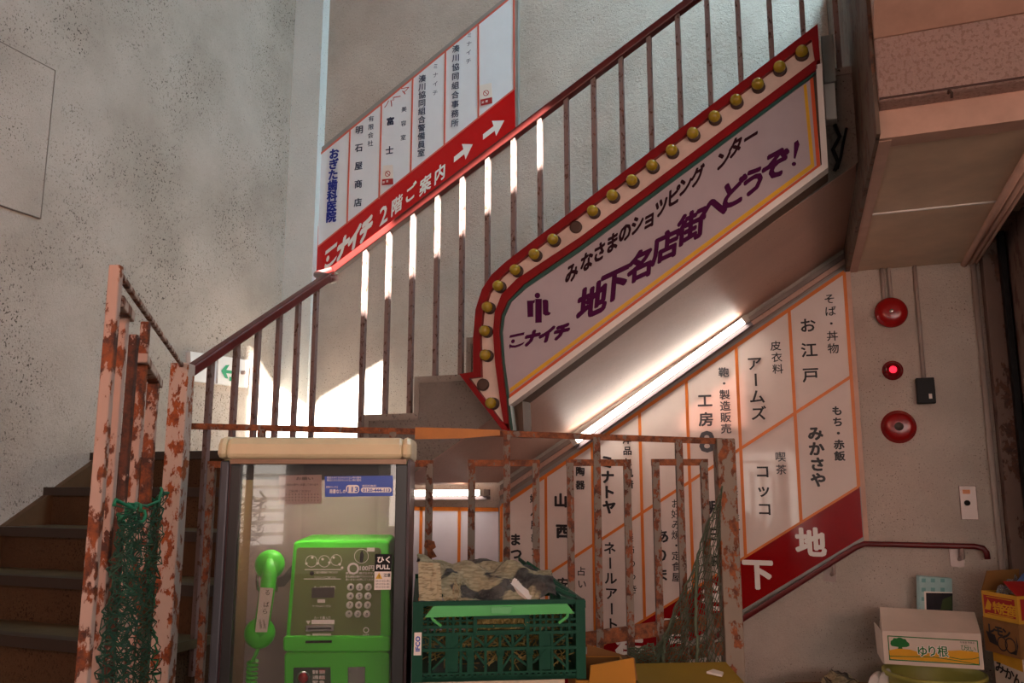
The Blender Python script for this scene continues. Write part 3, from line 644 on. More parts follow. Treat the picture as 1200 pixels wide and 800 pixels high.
# grey boxes and cable at the right end of the sign
m = MB(); a, b = pY(962, 52, Y2), pY(980, 104, Y2); m.bx(a.x, b.x, Y2-.07, Y2, b.z, a.z)
tag(m.build('junction_box', 'grey_box', None, bevel=.004), 'upper grey junction box beside the right end of the arrow sign', 'junction box')
m = MB(); a, b = pY(965, 106, Y2), pY(981, 146, Y2); m.bx(a.x, b.x, Y2-.06, Y2, b.z, a.z)
tag(m.build('junction_box', 'white_strip', None, bevel=.004), 'lower pale metal box beside the right end of the arrow sign', 'junction box')
m = MB(); m.tube(pts([(978, 146), (984, 160), (976, 175), (982, 190), (978, 200)], pY, Y2-.015), .008, 6); m.tube(pts([(992, 150), (988, 168), (985, 185), (981, 198)], pY, Y2-.012), .006, 6)
tag(m.build('cable', 'black', None), 'black cables hanging below the pale junction box', 'cable')

# ================================================================ right part of the back wall
wallp = lambda x, y, d=0: pY(x, y, YB-d)
def disc(name, x, y, rpx, prof, mat, label, cat, grp=None, extra=None):
    c = wallp(x, y); r = pxsize(rpx, c); m = MB(); m.lathe(c, (0, -1, 0), [(p*r, h*r) for p, h in prof], 32)
    o = tag(m.build(name, mat, None), label, cat, grp); o_ = o
    if extra:
        e = MB(); e.lathe(c, (0, -1, 0), [(p*r, h*r) for p, h in extra[1]], 20); e.build(extra[0], extra[2], o)
dome = [(.5, 0), (.55, .22), (.98, .22), (1.0, .30), (.94, .50), (.75, .66), (.45, .74), (0, .76)]
disc('fire_bell', 1044, 367, 18, dome, 'bell', 'red round fire bell highest on the wall under the bulkhead', 'bell', 'red fire bells', ('bell_nut', [(.14, .74), (.14, .84), (.08, .88), (0, .88)], 'chrome'))
disc('alarm_lamp', 1046, 434, 11.5, [(1, 0), (1, .12), (.82, .16), (.80, .5), (.6, .75), (.3, .85), (0, .87)], 'lamp_red', 'small glowing red alarm lamp between the two fire bells', 'alarm lamp', None, ('lit_core', [(.36, .84), (.3, .9), (0, .92)], 'lamp_core'))
disc('fire_bell', 1053, 500, 17.5, [(1.1, 0), (1.1, .05), (1.0, .08), (1.0, .2), (.9, .34), (.7, .42), (.3, .44), (0, .44)], 'bell', 'flatter red fire alarm disc with dark hub below the lamp', 'bell', 'red fire bells', ('hub', [(.28, .43), (.28, .5), (0, .5)], 'bell_in'))
a, b = wallp(1072, 444), wallp(1096, 473); m = MB(); m.bx(a.x, b.x, YB-.05, YB, b.z, a.z)
bo = tag(m.build('sensor_box', 'black', None, bevel=.004), 'small black box at the end of the long wall conduit', 'box')
m = MB(); c = wallp(1090.5, 464, .051); m.bx(c.x-.007, c.x+.007, YB-.052, YB-.05, c.z-.012, c.z+.012); m.build('indicator', 'paper', bo)
for (x, y0, y1, lab) in ((1038, 311, 352, 'short thin wall conduit dropping to the top fire bell'), (1073, 311, 446, 'long thin wall conduit dropping to the small black box')):
    a, b = wallp(x, y0), wallp(x+ (1 if y1 < 400 else 8), y1); m = MB(); X = (a.x+b.x)/2
    for dx in ((-.016, .016) if y1 < 400 else (0,)): m.tube([(X+dx, YB-.012, BZ), (X+dx, YB-.012, b.z)], .010, 8)
    tag(m.build('conduit', 'conduit', None), lab, 'pipe')
a, b = wallp(1123, 569), wallp(1147, 609); m = MB(); m.bx(a.x, b.x, YB-.012, YB, b.z, a.z)
sp = tag(m.build('switch_plate', 'plate', None, bevel=.003), 'worn metal switch plate low on the right of the back wall', 'switch')
m = MB(); c = wallp(1133, 589); m.lathe(c+V((0, -.012, 0)), (0, -1, 0), [(.013, 0), (.013, .01), (0, .012)], 14); m.build('key_switch', 'black', sp)
m = MB(); c = wallp(1132, 576); m.bx(c.x-.016, c.x+.016, YB-.0135, YB-.012, c.z-.01, c.z+.01); m.build('label', 'orange_line', sp)
# wall handrail
hr = thing('wall_handrail', 'dark red pipe handrail level on the wall then sloping under the basement board', 'handrail', wallp(1080, 640, .06))
YH = YB-.06
hp = [pY(690, 845, YH), pY(855, 735, YH), pY(1003, 641, YH), pY(1013, 637, YH), pY(1040, 637.6, YH), pY(1142, 640, YH), pY(1152, 642, YH), pY(1156, 647, YH), pY(1157.5, 655, YH)]
m = MB(); m.tube(hp, .0135, 12); m.build('pipe', 'red_pipe', hr)
for x, y in ((1121, 650), (972, 668)):
    c = pY(x, y, YB-.008); m = MB(); m.bx(c.x-.03, c.x+.03, YB-.010, YB, c.z-.055, c.z+.055); m.tube([c+V((.01, -.005, -.02)), c+V((.02, -.05, -.01)), c+V((.02, -.052, .05))], .009, 8); m.build('bracket', 'plate', hr)

# exit sign on the left wall
XF = XL+.03
ex = thing('exit_sign', 'white exit guide panel with green left arrow on left wall', 'sign', pX(258, 435, XL))
E4 = lambda lst, d: pts(lst, pX, XF+d)
m = MB(); m.prism(E4([(223, 411.5), (292, 422), (290, 454), (224.5, 446)], 0), (-.03, 0, 0)); m.build('panel', 'exit_white', ex)
m = MB(); m.prism(E4([(256, 416.5), (277, 419.5), (275.5, 451.5), (255, 449)], .012), (-.012, 0, 0)); m.build('lit_box', 'exit_white', ex)
g = lambda x, y: pX(200+x*.15, 400+y*.15, XF+.014)
m = MB(); m.face([g(*p) for p in [(395, 230), (430, 185), (460, 182), (435, 222), (483, 228), (483, 252), (435, 248), (450, 290), (425, 285)]]); m.face([g(*p) for p in [(460, 275), (486, 278), (484, 312), (458, 308)]]); m.build('arrow', 'exit_green', ex)
m = MB(); c = pX(283.5, 436.5, XF); m.lathe(c, (1, 0, 0), [(.012, 0), (.012, .02), (0, .022)], 10); m.build('knob', 'plate', ex)

# ================================================================ RUSTY FENCE in front of the basement stair
F0, F1 = V((-2.03, 2.25, 0)), V((-.34, 2.90, 0))
fd = (F1-F0).normalized(); fn = V((fd.y, -fd.x, 0))
pf = lambda x, y, d=0: pP(x, y, F0+fn*d, fn)
fe = thing('rusty_fence', 'rusty iron fence of tall bars and square loops around the basement stair', 'fence', F1)
def fbar(p, q, name, wd=.023, mat='fence', wy=None, bv=0):
    m = MB(); m.bar(p, q, wd, wy or wd, fd if abs((q-p).normalized().z) > .5 else fn); m.build(name, mat, fe, bevel=bv)
def drop(p, z): return V((p.x, p.y, z))
fbar(pf(212, 499), pf(590, 508), 'top_rail', .02, 'fence_rust'); fbar(pf(588, 508), pf(846, 517), 'top_rail', .02, 'fence_rust')
for x, y in [(307, 503), (461, 506), (594, 509), (699, 512), (795, 515)]: fbar(pf(x, y), drop(pf(x, y), .06), 'post')
for xa, xb, y in [(249, 366, 544), (402, 503.5, 543), (553, 628, 542.5), (668, 734.5, 542), (768, 824.5, 541.5)]:
    a, b = pf(xa, y), pf(xb, y)
    fbar(a, drop(a, .06), 'bar'); fbar(b, drop(b, .06), 'bar'); fbar(a-fd*.013, b+fd*.013, 'loop_top', .022, 'fence_rust')
fbar(pf(848, 514), drop(pf(848, 514), 0), 'end_post', .062, 'end_post', .062, .004)
fbar(pf(560, 767), pf(848, 725.5), 'lower_rail', .012, 'fence_rust', .045); fbar(pf(560, 799), pf(848, 759), 'lower_rail', .012, 'fence_rust', .04)
a = pf(240, 900); fbar(drop(pf(213, 600), .08), drop(pf(848, 600), .08), 'bottom_rail', .03, 'fence_rust')
m = MB(); a, b = pf(487, 507, .0), pf(586, 508, .0)
m.strip([a+V((0, 0, .018))-fn*0, a.lerp(b, .5)+V((0, 0, .016)), b+V((0, 0, .012))], [a-V((0, 0, .022)), a.lerp(b, .55)-V((0, 0, .018)), b-V((0, 0, .006))], fn*.014); m.build('tape', 'tape', fe)
m = MB(); P_ = lambda x, y: pf(x, y, .017); m.prism([P_(*p) for p in [(500, 632), (509, 634), (511, 641), (507, 644), (512, 652), (505, 654), (501, 645), (497, 640), (498, 634)]], fn*.003); m.build('rusty_tag', 'fence_rust', fe)

# ================================================================ GATE LEAF swung open towards us
G0, G1 = V((-2.035, 2.17, 0)), V((-1.262, 1.192, 0))
gd = (G1-G0).normalized(); gn = V((gd.y, -gd.x, 0))
if gn.dot(-G0) < 0: gn = -gn
pg = lambda x, y: pP(x, y, G0, gn)
gt = thing('gate_leaf', 'tall rusty peach painted gate leaf swung open at the foot of the left stairs', 'gate', V((G0.x, G0.y, 0)))
def gbar(p, q, name, wd=.035, wy=.035, mat='gate', bv=.003): m = MB(); m.bar(p, q, wd, wy, gn); m.build(name, mat, gt, bevel=bv)
def solve_u(x):                                      # distance along the leaf of image column x at eye height
    return (pg(x, 565)-G0).dot(gd)
def gz(u, z): p = G0+gd*u; return V((p.x, p.y, z))
top = pg(202, 420)
m = MB(); pp = pC(203, 600, (V((G0.x, G0.y, EZ))-CAMP).dot(FW)); m.bar((pp.x, pp.y, .0), (pp.x, pp.y, top.z+.005), .062, .062, RT); m.build('post', 'gate_post', gt, bevel=.004)
ztop = top.z-.01
def leafbar(xb, yb, wpx, name, mat='gate', depth=.016, off=0):
    """vertical bar whose top is seen at (xb, yb)"""
    p = pg(xb, yb); wd = pxsize(wpx, p); m = MB(); m.bar((p.x, p.y, .05), (p.x, p.y, p.z), wd, depth, RT); m.build(name, mat, gt, bevel=.003); return p
n1 = leafbar(136.5, 311, 14, 'post'); n2 = leafbar(146.5, 366, 9, 'bar'); n3 = leafbar(157.5, 392, 10, 'bar', 'gate_dark'); n4 = leafbar(171, 377, 10, 'post'); n5 = leafbar(168, 421, 9, 'bar', 'gate_dark'); n6 = leafbar(180, 449, 13, 'bar')
gbar(n1-V((0, 0, .008)), V((pp.x, pp.y, top.z-.004)), 'top_rod', .012, .012, 'gate')
gbar(pg(135, 352), pg(149, 371), 'loop_top', .03, .022, 'gate'); gbar(pg(165, 419), pg(184, 450), 'loop_top', .03, .022, 'gate')
gbar(V((n1.x, n1.y, .10)), V((pp.x, pp.y, .10)), 'bottom_rail', .03, .03, 'gate')

# netting
def netting(fn_, nu, nv, r, jit, keep=1.0, bands=None, mats=('net',)):
    m = MB(); rnd = random.Random(3); G = [[fn_(i/nu, j/nv)+V((rnd.uniform(-jit, jit), rnd.uniform(-jit, jit), rnd.uniform(-jit, jit))) for j in range(nv+1)] for i in range(nu+1)]
    for i in range(nu+1):
        for j in range(nv+1):
            for di, dj in ((1, 1), (1, -1)):
                if 0 <= i+di <= nu and 0 <= j+dj <= nv and rnd.random() < keep and (i+j) % 2 == 0: m.tube([G[i][j], G[i+di][j+dj]], r, 3, False)
                elif 0 <= i+di <= nu and 0 <= j+dj <= nv and rnd.random() < keep and (i+j) % 2 == 1: m.tube([G[i][j], G[i+di][j+dj]], r, 3, False) if False else None
    return m, G
gu0, gu1 = (n1-G0).dot(gd)+.03, .25
def f1(u, v):
    x = 110+60*u+ (4*math.sin(u*9+v*3)); yt = 590+14*math.sin(u*6)+ (18 if .2 < u < .8 else 0)*u; y = yt+(860-yt)*v
    p = pg(x - 14*v, y)
    return p + gn*(.035+.02*math.sin(u*17+v*5)) + V((0, 0, 0))
m, G = netting(f1, 40, 60, .0013, .011); m.k = 0; m.mats = ['net', 'net_band']; m.k = 1
m.tube([G[i][0] for i in range(41)], .0035, 5)
m.tube([G[39][j] for j in range(61)], .0026, 5)
tag(m.build('netting', None, None), 'dark green bird netting draped over the open gate leaf', 'net')
def f2(u, v):
    x = 737+ (846-737)*u; yt = 760-190*max(0, (u-.28)/.72)**1.2 if u > .28 else 760-20*u; y = yt+(805-yt)*v
    p = pf(x, y, .03); return p+fn*(.012*math.sin(u*21+v*7))
m, G = netting(f2, 46, 40, .0016, .003)
m.tube([G[i][0] for i in range(47)], .003, 5)
m2 = []
for k in (33, 17): m.tube([G[k][j]+fn*.01 for j in range(41)], .006, 5)
tag(m.build('netting', 'net_grey', None), 'torn grey green netting tied to the right end of the rusty fence', 'net')

# ================================================================ TELEPHONE BOX
BA = math.radians(25.7); bx_, by_ = V((math.cos(BA), math.sin(BA), 0)), V((-math.sin(BA), math.cos(BA), 0))
B0 = pC(371, 565, 2.05)
def pb(x, y, d=0): return pP(x, y, B0+by_*d, by_)
tb = thing('telephone_box', 'cream hooded telephone box with glass door and black frame before the fence', 'telephone box', V((B0.x, B0.y, 0)))
lx = lambda x, y=565: (pb(x, y)-B0).dot(bx_)
bxp = lambda u, d, z: V((B0.x, B0.y, 0))+bx_*u+by_*d+V((0, 0, z))
def bbox(m, u0, u1, d0, d1, z0, z1): return m.prism([bxp(u0, d0, z0), bxp(u1, d0, z0), bxp(u1, d1, z0), bxp(u0, d1, z0)], (0, 0, z1-z0))
DP = .36
uL, uR = lx(257), lx(481); zh0, zh1 = pb(370, 538).z, pb(370, 512.5).z
BZ0 = .62                                            # underside of the cabinet, on a pedestal
# hood: rounded front profile swept across
def hood(u0, u1, g=0):
    m = MB(); pr = [(-.035-g, zh0), (-.04-g, zh0+.012), (-.035-g, zh1-.018+g), (-.022, zh1-.004+g), (0, zh1+g), (DP, zh1+.01+g), (DP+.02, zh0)]
    m.prism([bxp(u0, d, z) for d, z in pr], bx_*(u1-u0)); return m
hood(uL+.022, uR-.020).build('hood', 'cream', tb, bevel=.008); hood(uL, uL+.023, .0015).build('hood_end_cap', 'cream', tb, bevel=.012); hood(uR-.021, uR+.003, .0015).build('hood_end_cap', 'cream', tb, bevel=.012)
m = MB(); bbox(m, uL+.03, uR-.01, -.028, .01, zh0-.012, zh0); m.build('hood_strip', 'copper', tb)
m = MB(); bbox(m, lx(257.5), lx(268), -.005, .03, BZ0, zh0-.004); m.build('outer_post', 'steel_frame', tb, bevel=.004)
m = MB(); bbox(m, lx(268), lx(271), .0, .03, BZ0, zh0-.004); m.build('seal_strip', 'frame_red', tb)
m = MB(); bbox(m, lx(271), lx(282.5), -.012, .02, BZ0, zh0-.012); bbox(m, lx(464), lx(477.5), -.012, .02, BZ0, zh0-.012); bbox(m, lx(271), lx(477.5), -.012, .02, BZ0, BZ0+.04); m.build('door_frame', 'black_frame', tb, bevel=.002)
m = MB(); bbox(m, lx(477.5), lx(480.5), .0, DP, BZ0, zh0); m.build('side_panel', 'frame_red', tb)
m = MB(); bbox(m, lx(257.5), lx(259), .03, DP, BZ0, zh0); m.build('side_panel', 'booth_wood', tb)
m = MB(); bbox(m, lx(259), lx(478), DP-.01, DP, BZ0, zh0); m.build('back_panel', 'booth_in', tb)
m = MB(); bbox(m, lx(257), lx(480), 0, DP, BZ0-.03, BZ0); m.build('base_panel', 'booth_in', tb)
m = MB(); bbox(m, lx(257)+.1, lx(480)-.1, .06, DP-.06, 0, BZ0-.03); m.build('pedestal', 'steel_frame', tb)
m = MB(); bbox(m, lx(282.5), lx(464), 0, .004, BZ0+.04, zh0-.012); gld = m.build('glass_door', 'glass', tb)
m = MB(); c0 = bxp((uL+uR)/2-.13, .05, zh0-.022); c1 = bxp((uL+uR)/2+.13, .05, zh0-.022); m.mat('booth_tube'); m.tube([c0, c1], .009, 10); m.build('lamp_tube', None, tb)
m = MB(); bbox(m, uL+.03, uR-.02, .022, .036, zh0-.05, zh0); m.build('lamp_shield', 'black_frame', tb)
# stickers on the glass
def quadface(m, lst, d): return m.face([pb(x, y, d) for x, y in lst])
bs = MB(); bs.mat('label_blue'); quadface(bs, [(381, 582), (460.5, 581), (460.5, 557), (380.5, 558)], -.001)
bs.mat('white_ink'); d = -.0018
def sfit(m, s, x, y, wpx, hpx, d, bold=.01): a = pb(x, y, d); b = pb(x+wpx, y, d); m.fit(s, a, b-a, ZU*pxsize(hpx, a), bold)
def rr(m, x0, y0, x1, y1, d, r=3):
    P_ = []
    for cx, cy, t0 in ((x1-r, y0+r, -90), (x1-r, y1-r, 0), (x0+r, y1-r, 90), (x0+r, y0+r, 180)):
        for k in range(5): t = math.radians(t0+22.5*k); P_.append((cx+r*math.cos(t), cy+r*math.sin(t)))
    m.face([pb(x, y, d) for x, y in P_])
rr(bs, 405.5, 568, 421, 577.5, d, 3.5); rr(bs, 423, 571, 459, 576.8, d, 2.8)
sfit(bs, '局番なしの', 386, 577.5, 19, 5.2, d, .02); sfit(bs, '故障のときは', 382, 571.5, 14, 2.8, d, 0); sfit(bs, '通話料無料', 424, 570, 17, 2.6, d, 0)
for y in (560.5, 563.5): sfit(bs, '電話のかけ方がわからない時の案内', 383, y, 40, 2.8, d, 0)
bs.mat('label_blue'); sfit(bs, '113', 406.8, 576.2, 13, 8.4, d-.0006, .03); sfit(bs, '0120-444-113', 425, 576, 32, 5.2, d-.0006, .03)
sub(bs.build('blue_sticker', None, tb), gld)
bs = MB(); bs.mat('black'); quadface(bs, [(439, 670), (458.5, 670), (459.5, 649), (439.5, 649)], -.0135); bs.mat('paper'); quadface(bs, [(438.5, 691), (458, 690.5), (458.5, 669.5), (439, 669.5)], -.0136)
bs.mat('white_ink'); sfit(bs, 'ひく', 442, 658.5, 15, 8, -.0142, .03); sfit(bs, 'PULL', 441, 666.5, 16, 6.8, -.0142, .03)
bs.mat('label_yellow'); quadface(bs, [(440, 678), (448, 678), (444.3, 670.5)], -.0142)
bs.mat('ink'); sfit(bs, '注意', 449.5, 675.5, 8, 4.6, -.0142, .02); sfit(bs, '!', 443.7, 677, 1, 5, -.0146, .02)
for y in (681.5, 685, 688.5): sfit(bs, '指をはさまない様に', 440, y, 17, 2.6, -.0142, 0)
sub(bs.build('pull_sticker', None, tb), gld)
bs = MB(); bs.mat('paper_pink'); bs.face([pb(x, y, .012) for x, y in [(327, 591), (377, 590), (377, 556), (327, 557)]]); bs.mat('ink')
sfit(bs, 'お願い', 347, 562, 20, 4, .0105); sfit(bs, 'この電話は屋外に設置してあります', 331, 569, 42, 3.2, .0105, 0); sfit(bs, 'ご利用ください', 338, 576.5, 26, 3, .0105, 0)
for y in (581, 584.5, 588): sfit(bs, '・・・・・・・・・・・・', 331, y, 42, 5, .0105, .02)
sub(bs.build('notice', None, tb), gld)

# ---- the green payphone inside
PD = .10
ph = thing('payphone', 'bright green card payphone mounted inside the telephone box', 'telephone', bxp((lx(395)), DP-.1, .8))
def pp_(x, y, d=PD): return pb(x, y, d)
def rpoly(x0, y0, x1, y1, r, d, x0b=None, x1b=None):
    x0b = x0 if x0b is None else x0b; x1b = x1 if x1b is None else x1b; P_ = []
    for cx, cy, t0 in ((x1-r, y0+r, -90), (x1b-r, y1-r, 0), (x0b+r, y1-r, 90), (x0+r, y0+r, 180)):
        for k in range(5): t = math.radians(t0+22.5*k); P_.append(pp_(cx+r*math.cos(t), cy+r*math.sin(t), d))
    return P_
m = MB(); m.prism(rpoly(343.5, 633, 457, 752, 7, PD, 335, 458), by_*(DP-PD-.01)); m.build('body', 'green', ph, bevel=.006)
m = MB(); m.prism(rpoly(331.5, 745, 457.5, 764, 5, PD-.012), by_*(DP-PD)); m.build('body_ledge', 'green', ph, bevel=.005)
m = MB(); m.prism(rpoly(333, 764, 456.5, 900, 5, PD-.006), by_*(DP-PD-.005)); cbx = m.build('coin_box', 'green', ph, bevel=.004)
m = MB(); m.prism(rpoly(347.5, 641.5, 446.5, 746, 4, PD-.004, 340, 446), by_*.006); fpl = m.build('face_plate', 'green_dark', ph)
d = PD-.0052
def tx(m, s, x, y, wpx, hpx, bold=.008, dd=0): sfit(m, s, x, y, wpx, hpx, d+dd, bold)
m = MB(); tx(m, 'カードの残り度数', 368, 690, 25, 4.2); tx(m, 'カード挿入口', 368, 725.5, 19, 4.2); tx(m, '100円', 421.5, 668, 17, 7, .03)
for y, s in ((672.5, '硬貨はつり銭が出ません'), (676.5, '緊急通報は無料でかけられます'), (680, '赤いボタンを押してください')): tx(m, s, 405, y, 35, 3.1)
tx(m, 'この電話では国際通話がご利用になれます', 368, 671.5, 28, 2.8); tx(m, 'テレホンカードをご利用ください', 368, 677.5, 26, 2.8); tx(m, 'カードを入れてください', 366, 711, 22, 3); tx(m, 'カード取出口', 366, 745, 16, 1) if False else None
for x0, x1, y in ((357, 400, 667.5), (356, 399.5, 678.5)): m.face([pp_(x0, y, d), pp_(x1, y, d), pp_(x1, y-.8, d), pp_(x0, y-.8, d)])
for x0, y0, x1, y1 in ((372, 702, 381, 706), (365, 726, 392, 731), (366, 742, 388, 746.5), (430, 641.5, 439, 646)): m.face([pp_(x0, y1, d), pp_(x1, y1, d), pp_(x1, y0, d), pp_(x0, y0, d)])
for T3 in ([(358.5, 727), (364, 727), (361.2, 731.5)], [(358.5, 743), (364, 743), (361.2, 747.5)]): m.face([pp_(*p, d) for p in T3])
def ring(m, cx, cy, r0, r1, dd, n=20):
    for i in range(n):
        a, b = 2*math.pi*i/n, 2*math.pi*(i+1)/n
        m.face([pp_(cx+r0*math.cos(a), cy+r0*math.sin(a), dd), pp_(cx+r0*math.cos(b), cy+r0*math.sin(b), dd), pp_(cx+r1*math.cos(b), cy+r1*math.sin(b), dd), pp_(cx+r1*math.cos(a), cy+r1*math.sin(a), dd)])
ring(m, 423.5, 651.5, 8.5, 7.9, d); ring(m, 414, 666, 7, 4.6, d); ring(m, 429, 738, 3.4, 2.5, d)
ring(m, 365, 657.5, 7, 6.4, d); ring(m, 380, 657.5, 7, 6.4, d); ring(m, 394, 656, 6.6, 6.0, d)
for cx, cy in ((359, 660), (366, 653), (372, 660), (378, 655), (386, 659), (391, 653), (398, 661), (401, 665)): ring(m, cx, cy, 1.6, 0.01, d, 8)
tx(m, 'NTT', 425.5, 745, 7, 3.2); sub(m.build('lettering', 'white_ink', ph), fpl)
m = MB(); m.face([pp_(*p, d-.0003) for p in [(421.5, 659), (425, 659), (426.5, 650), (424.5, 644.5), (422, 648)]]); ring(m, 365.5, 671.5, 2.6, .01, d-.0003, 12); sub(m.build('coin_slot', 'black', ph), fpl)
m = MB(); m.prism([pp_(x, y, d-.002) for x, y in [(365, 700.5), (391.5, 700), (392, 688), (365.5, 688.5)]], by_*.003); sub(m.build('display', 'dark_grey', ph), fpl)
m = MB(); m.prism([pp_(x, y, d-.008) for x, y in [(358, 740), (391, 739.5), (391.5, 732), (358.5, 732.5)]], by_*.008); sub(m.build('card_slot', 'chrome', ph, bevel=.001), fpl)
m = MB(); m.prism([pp_(x, y, d-.0085) for x, y in [(361, 737), (388, 736.7), (388, 735.3), (361, 735.6)]], by_*.001); sub(m.build('slot_opening', 'black', ph), fpl)
m = MB(); m.prism([pp_(x, y, PD-.0135) for x, y in [(358, 753.5), (389, 753), (389, 750), (358, 750.5)]], by_*.001); m.build('card_return', 'black', ph)
KX, KY = [(411, 687.5), (410.5, 698), (410, 708.5), (409, 719)], None
for r, row in enumerate(['123', '456', '789', '*0#']):
    for c, chh in enumerate(row):
        x, y = KX[r][0]+10.4*c, KX[r][1]; p = pp_(x, y, d); b = MB(); b.mat('button'); b.lathe(p, -by_, [(.0088, 0), (.0088, .004), (.0074, .0062), (0, .0064)], 16)
        b.mat('ink'); a = pp_(x-1.3, y+2, d-.0068); e2 = pp_(x+1.3, y+2, d-.0068)-a; b.fit(chh, a, e2, ZU*pxsize(5.2, a), .01); sub(b.build('button', None, ph), fpl)
m = MB(); m.prism([pp_(x, y, PD-.011) for x, y in [(343, 830), (388, 830), (387, 782), (344, 782.5)]], by_*.006); sub(m.build('coin_plate', 'coin_plate', ph), cbx)
m = MB(); c = pp_(355.5, 793.5, PD-.012); m.mat('chrome'); m.lathe(c, -by_, [(.016, 0), (.016, .004), (.012, .006)], 20); m.mat('bell'); m.lathe(c, -by_, [(.0125, .004), (.010, .010), (0, .011)], 20); sub(m.build('emergency_button', None, ph), cbx)
m = MB(); m.mat('white_ink'); e3 = PD-.0118
for y, s in ((789, '警察 消防'), (795, '通話'), (801, '緊急')): sfit(m, s, 366, y, 15, 4.5, e3, .02)
m.mat('ink_red'); 
for y in (784.5, 792): m.face([pp_(374, y+3.6, e3), pp_(381, y+3.6, e3), pp_(381, y, e3), pp_(374, y, e3)])
sub(m.build('lettering', None, ph), cbx)
m = MB(); m.prism([pp_(x, y, PD-.010) for x, y in [(407, 840), (427.5, 840), (428, 781), (407.5, 781.5)]], by_*.006); sub(m.build('coin_return_plate', 'chrome', ph, bevel=.002), cbx)
# hook arm, cradle, handset, cord
HD = PD-.02
m = MB(); m.prism([pp_(x, y, HD+.03) for x, y in [(342, 662), (342, 676), (333, 687), (325, 688), (325, 677), (331, 675)]], by_*.02); m.build('hook_arm', 'dark_grey', ph)
m = MB()
for xa, xb in ((302, 303.5), (324, 323)): m.tube([pp_(xa, 668, HD), pp_(xa-1, 680, HD-.004), pp_(xa, 690, HD), pp_(xb+1, 692, HD+.02)], .0035, 8)
m.build('cradle', 'chrome', ph)
hs = MB(); q_ = lambda x, y, dd=0: pp_(x, y, HD-.01+dd)
hs.tube([q_(317.5, 655), q_(316, 672, -.008), q_(312, 700, -.012), q_(307.5, 728, -.008), q_(305, 745)], [.017, .019, .0185, .019, .018], 14)
hs.lathe(q_(317, 661, .012), -by_, [(0, -.012), (.026, -.010), (.036, 0), (.036, .014), (.027, .026), (0, .030)], 20)
hs.lathe(q_(305, 741, .012), -by_, [(0, -.014), (.028, -.012), (.037, 0), (.037, .012), (.028, .026), (0, .032)], 20)
hso = hs.build('handset', 'green', ph)
def pside(lst, dd): return [q_(x, y, dd) for x, y in lst]
m = MB(); m.mat('paper'); m.face(pside([(299, 740.5), (313, 740.5), (320.5, 689), (305, 688)], -.034)); m.mat('ink')
for k, (x, y) in enumerate([(313.5, 694), (312, 708), (310.5, 716)]): m.glyph('るばら'[k], q_(x, y, -.035), bx_*pxsize(7, q_(x, y)), ZU*pxsize(7, q_(x, y)), -.01)
for k, (x, y) in enumerate([(304.5, 733), (309, 733)]):
    for j in range(4): m.glyph('日本電話'[j], q_(x+.45*j*1.0, y-6+2.6*j, -.035) , bx_*pxsize(3, q_(x, y)), ZU*pxsize(3, q_(x, y)), 0)
hl = sub(m.build('handset_label', None, ph), hso)
m = MB(); n = 150; ax = [(303.5, 758), (299, 770), (295.5, 776), (293, 800), (292, 830)]
pc = [q_(303.5, 757, .01), q_(300, 766, .01), q_(296, 774, .01)]; m.tube(pc, .0045, 8)
A, Bp = q_(296, 774, .01), q_(291.5, 850, .01); hh = []
for i in range(n):
    t = i/(n-1); a = t*2*math.pi*15; p = A.lerp(Bp, t); hh.append(p+bx_*.011*math.cos(a)+by_*.011*math.sin(a))
m.tube(hh, .0040, 6); m.build('cord', 'green', ph)

# ================================================================ CRATE with newspapers
CA = math.radians(27); cx_, cy_ = V((math.cos(CA), math.sin(CA), 0)), V((-math.sin(CA), math.cos(CA), 0))
C0 = pC(584, 797, 1.92)
pc_ = lambda x, y, d=0: pP(x, y, C0+cy_*d, cy_)
cu = lambda x, y=750: (pc_(x, y)-C0).dot(cx_)
cw0, cw1 = cu(483), cu(686); CZ0, CZ1 = C0.z, pc_(584, 703).z; CD = .52
cxp = lambda u, d, z: V((C0.x, C0.y, 0))+cx_*u+cy_*d+V((0, 0, z))
def cbox(m, u0, u1, d0, d1, z0, z1): return m.prism([cxp(u0, d0, z0), cxp(u1, d0, z0), cxp(u1, d1, z0), cxp(u0, d1, z0)], (0, 0, z1-z0))
cr = thing('crate', 'dark green folding plastic crate full of newspaper on the pale carton', 'crate', cxp(0, CD/2, CZ0))
m = MB(); t = .012; W = cw1-cw0; H = CZ1-CZ0; uu = lambda x: cw0+W*(x-60)/(1085-60); zz = lambda y: CZ0+H*(790-y)/(790-310)
def cbar(x0, y0, x1, y1, w=.006, d0=-.0, dep=.010):
    a, b = cxp(uu(x0), d0, zz(y0)), cxp(uu(x1), d0, zz(y1)); d = (b-a).normalized(); s = d.cross(cy_); s.normalize(); m.prism([a-s*w/2, b-s*w/2, b+s*w/2, a+s*w/2], cy_*dep)
def cpl(x0, y0, x1, y1, d0=0, dep=.006): cbox(m, uu(x0), uu(x1), d0, d0+dep, zz(y1), zz(y0))
cpl(60, 312, 122, 790, -.004, .02); cpl(1027, 312, 1085, 790, -.004, .02)               # corner columns
cpl(60, 738, 1085, 750, 0, .012); cpl(60, 770, 1085, 790, 0, .016); cpl(60, 312, 1085, 340, 0, .012); cpl(122, 388, 1027, 398, 0, .01)
for x in range(140, 1020, 34): cbar(x, 750, x, 770, .006)
for y in (466, 510, 603): cbar(122, y, 1027, y, .007, -.002)
for x in (165, 262, 345, 415, 490, 575, 650, 740, 815, 885, 975): cbar(x, 510, x, 738, .006)
for x in (150, 190, 265, 300, 340, 380, 745, 780, 815, 850, 890, 940, 990): cbar(x, 398, x, 510, .005)
cbar(122, 432, 435, 432, .004); cbar(735, 432, 1027, 432, .004)
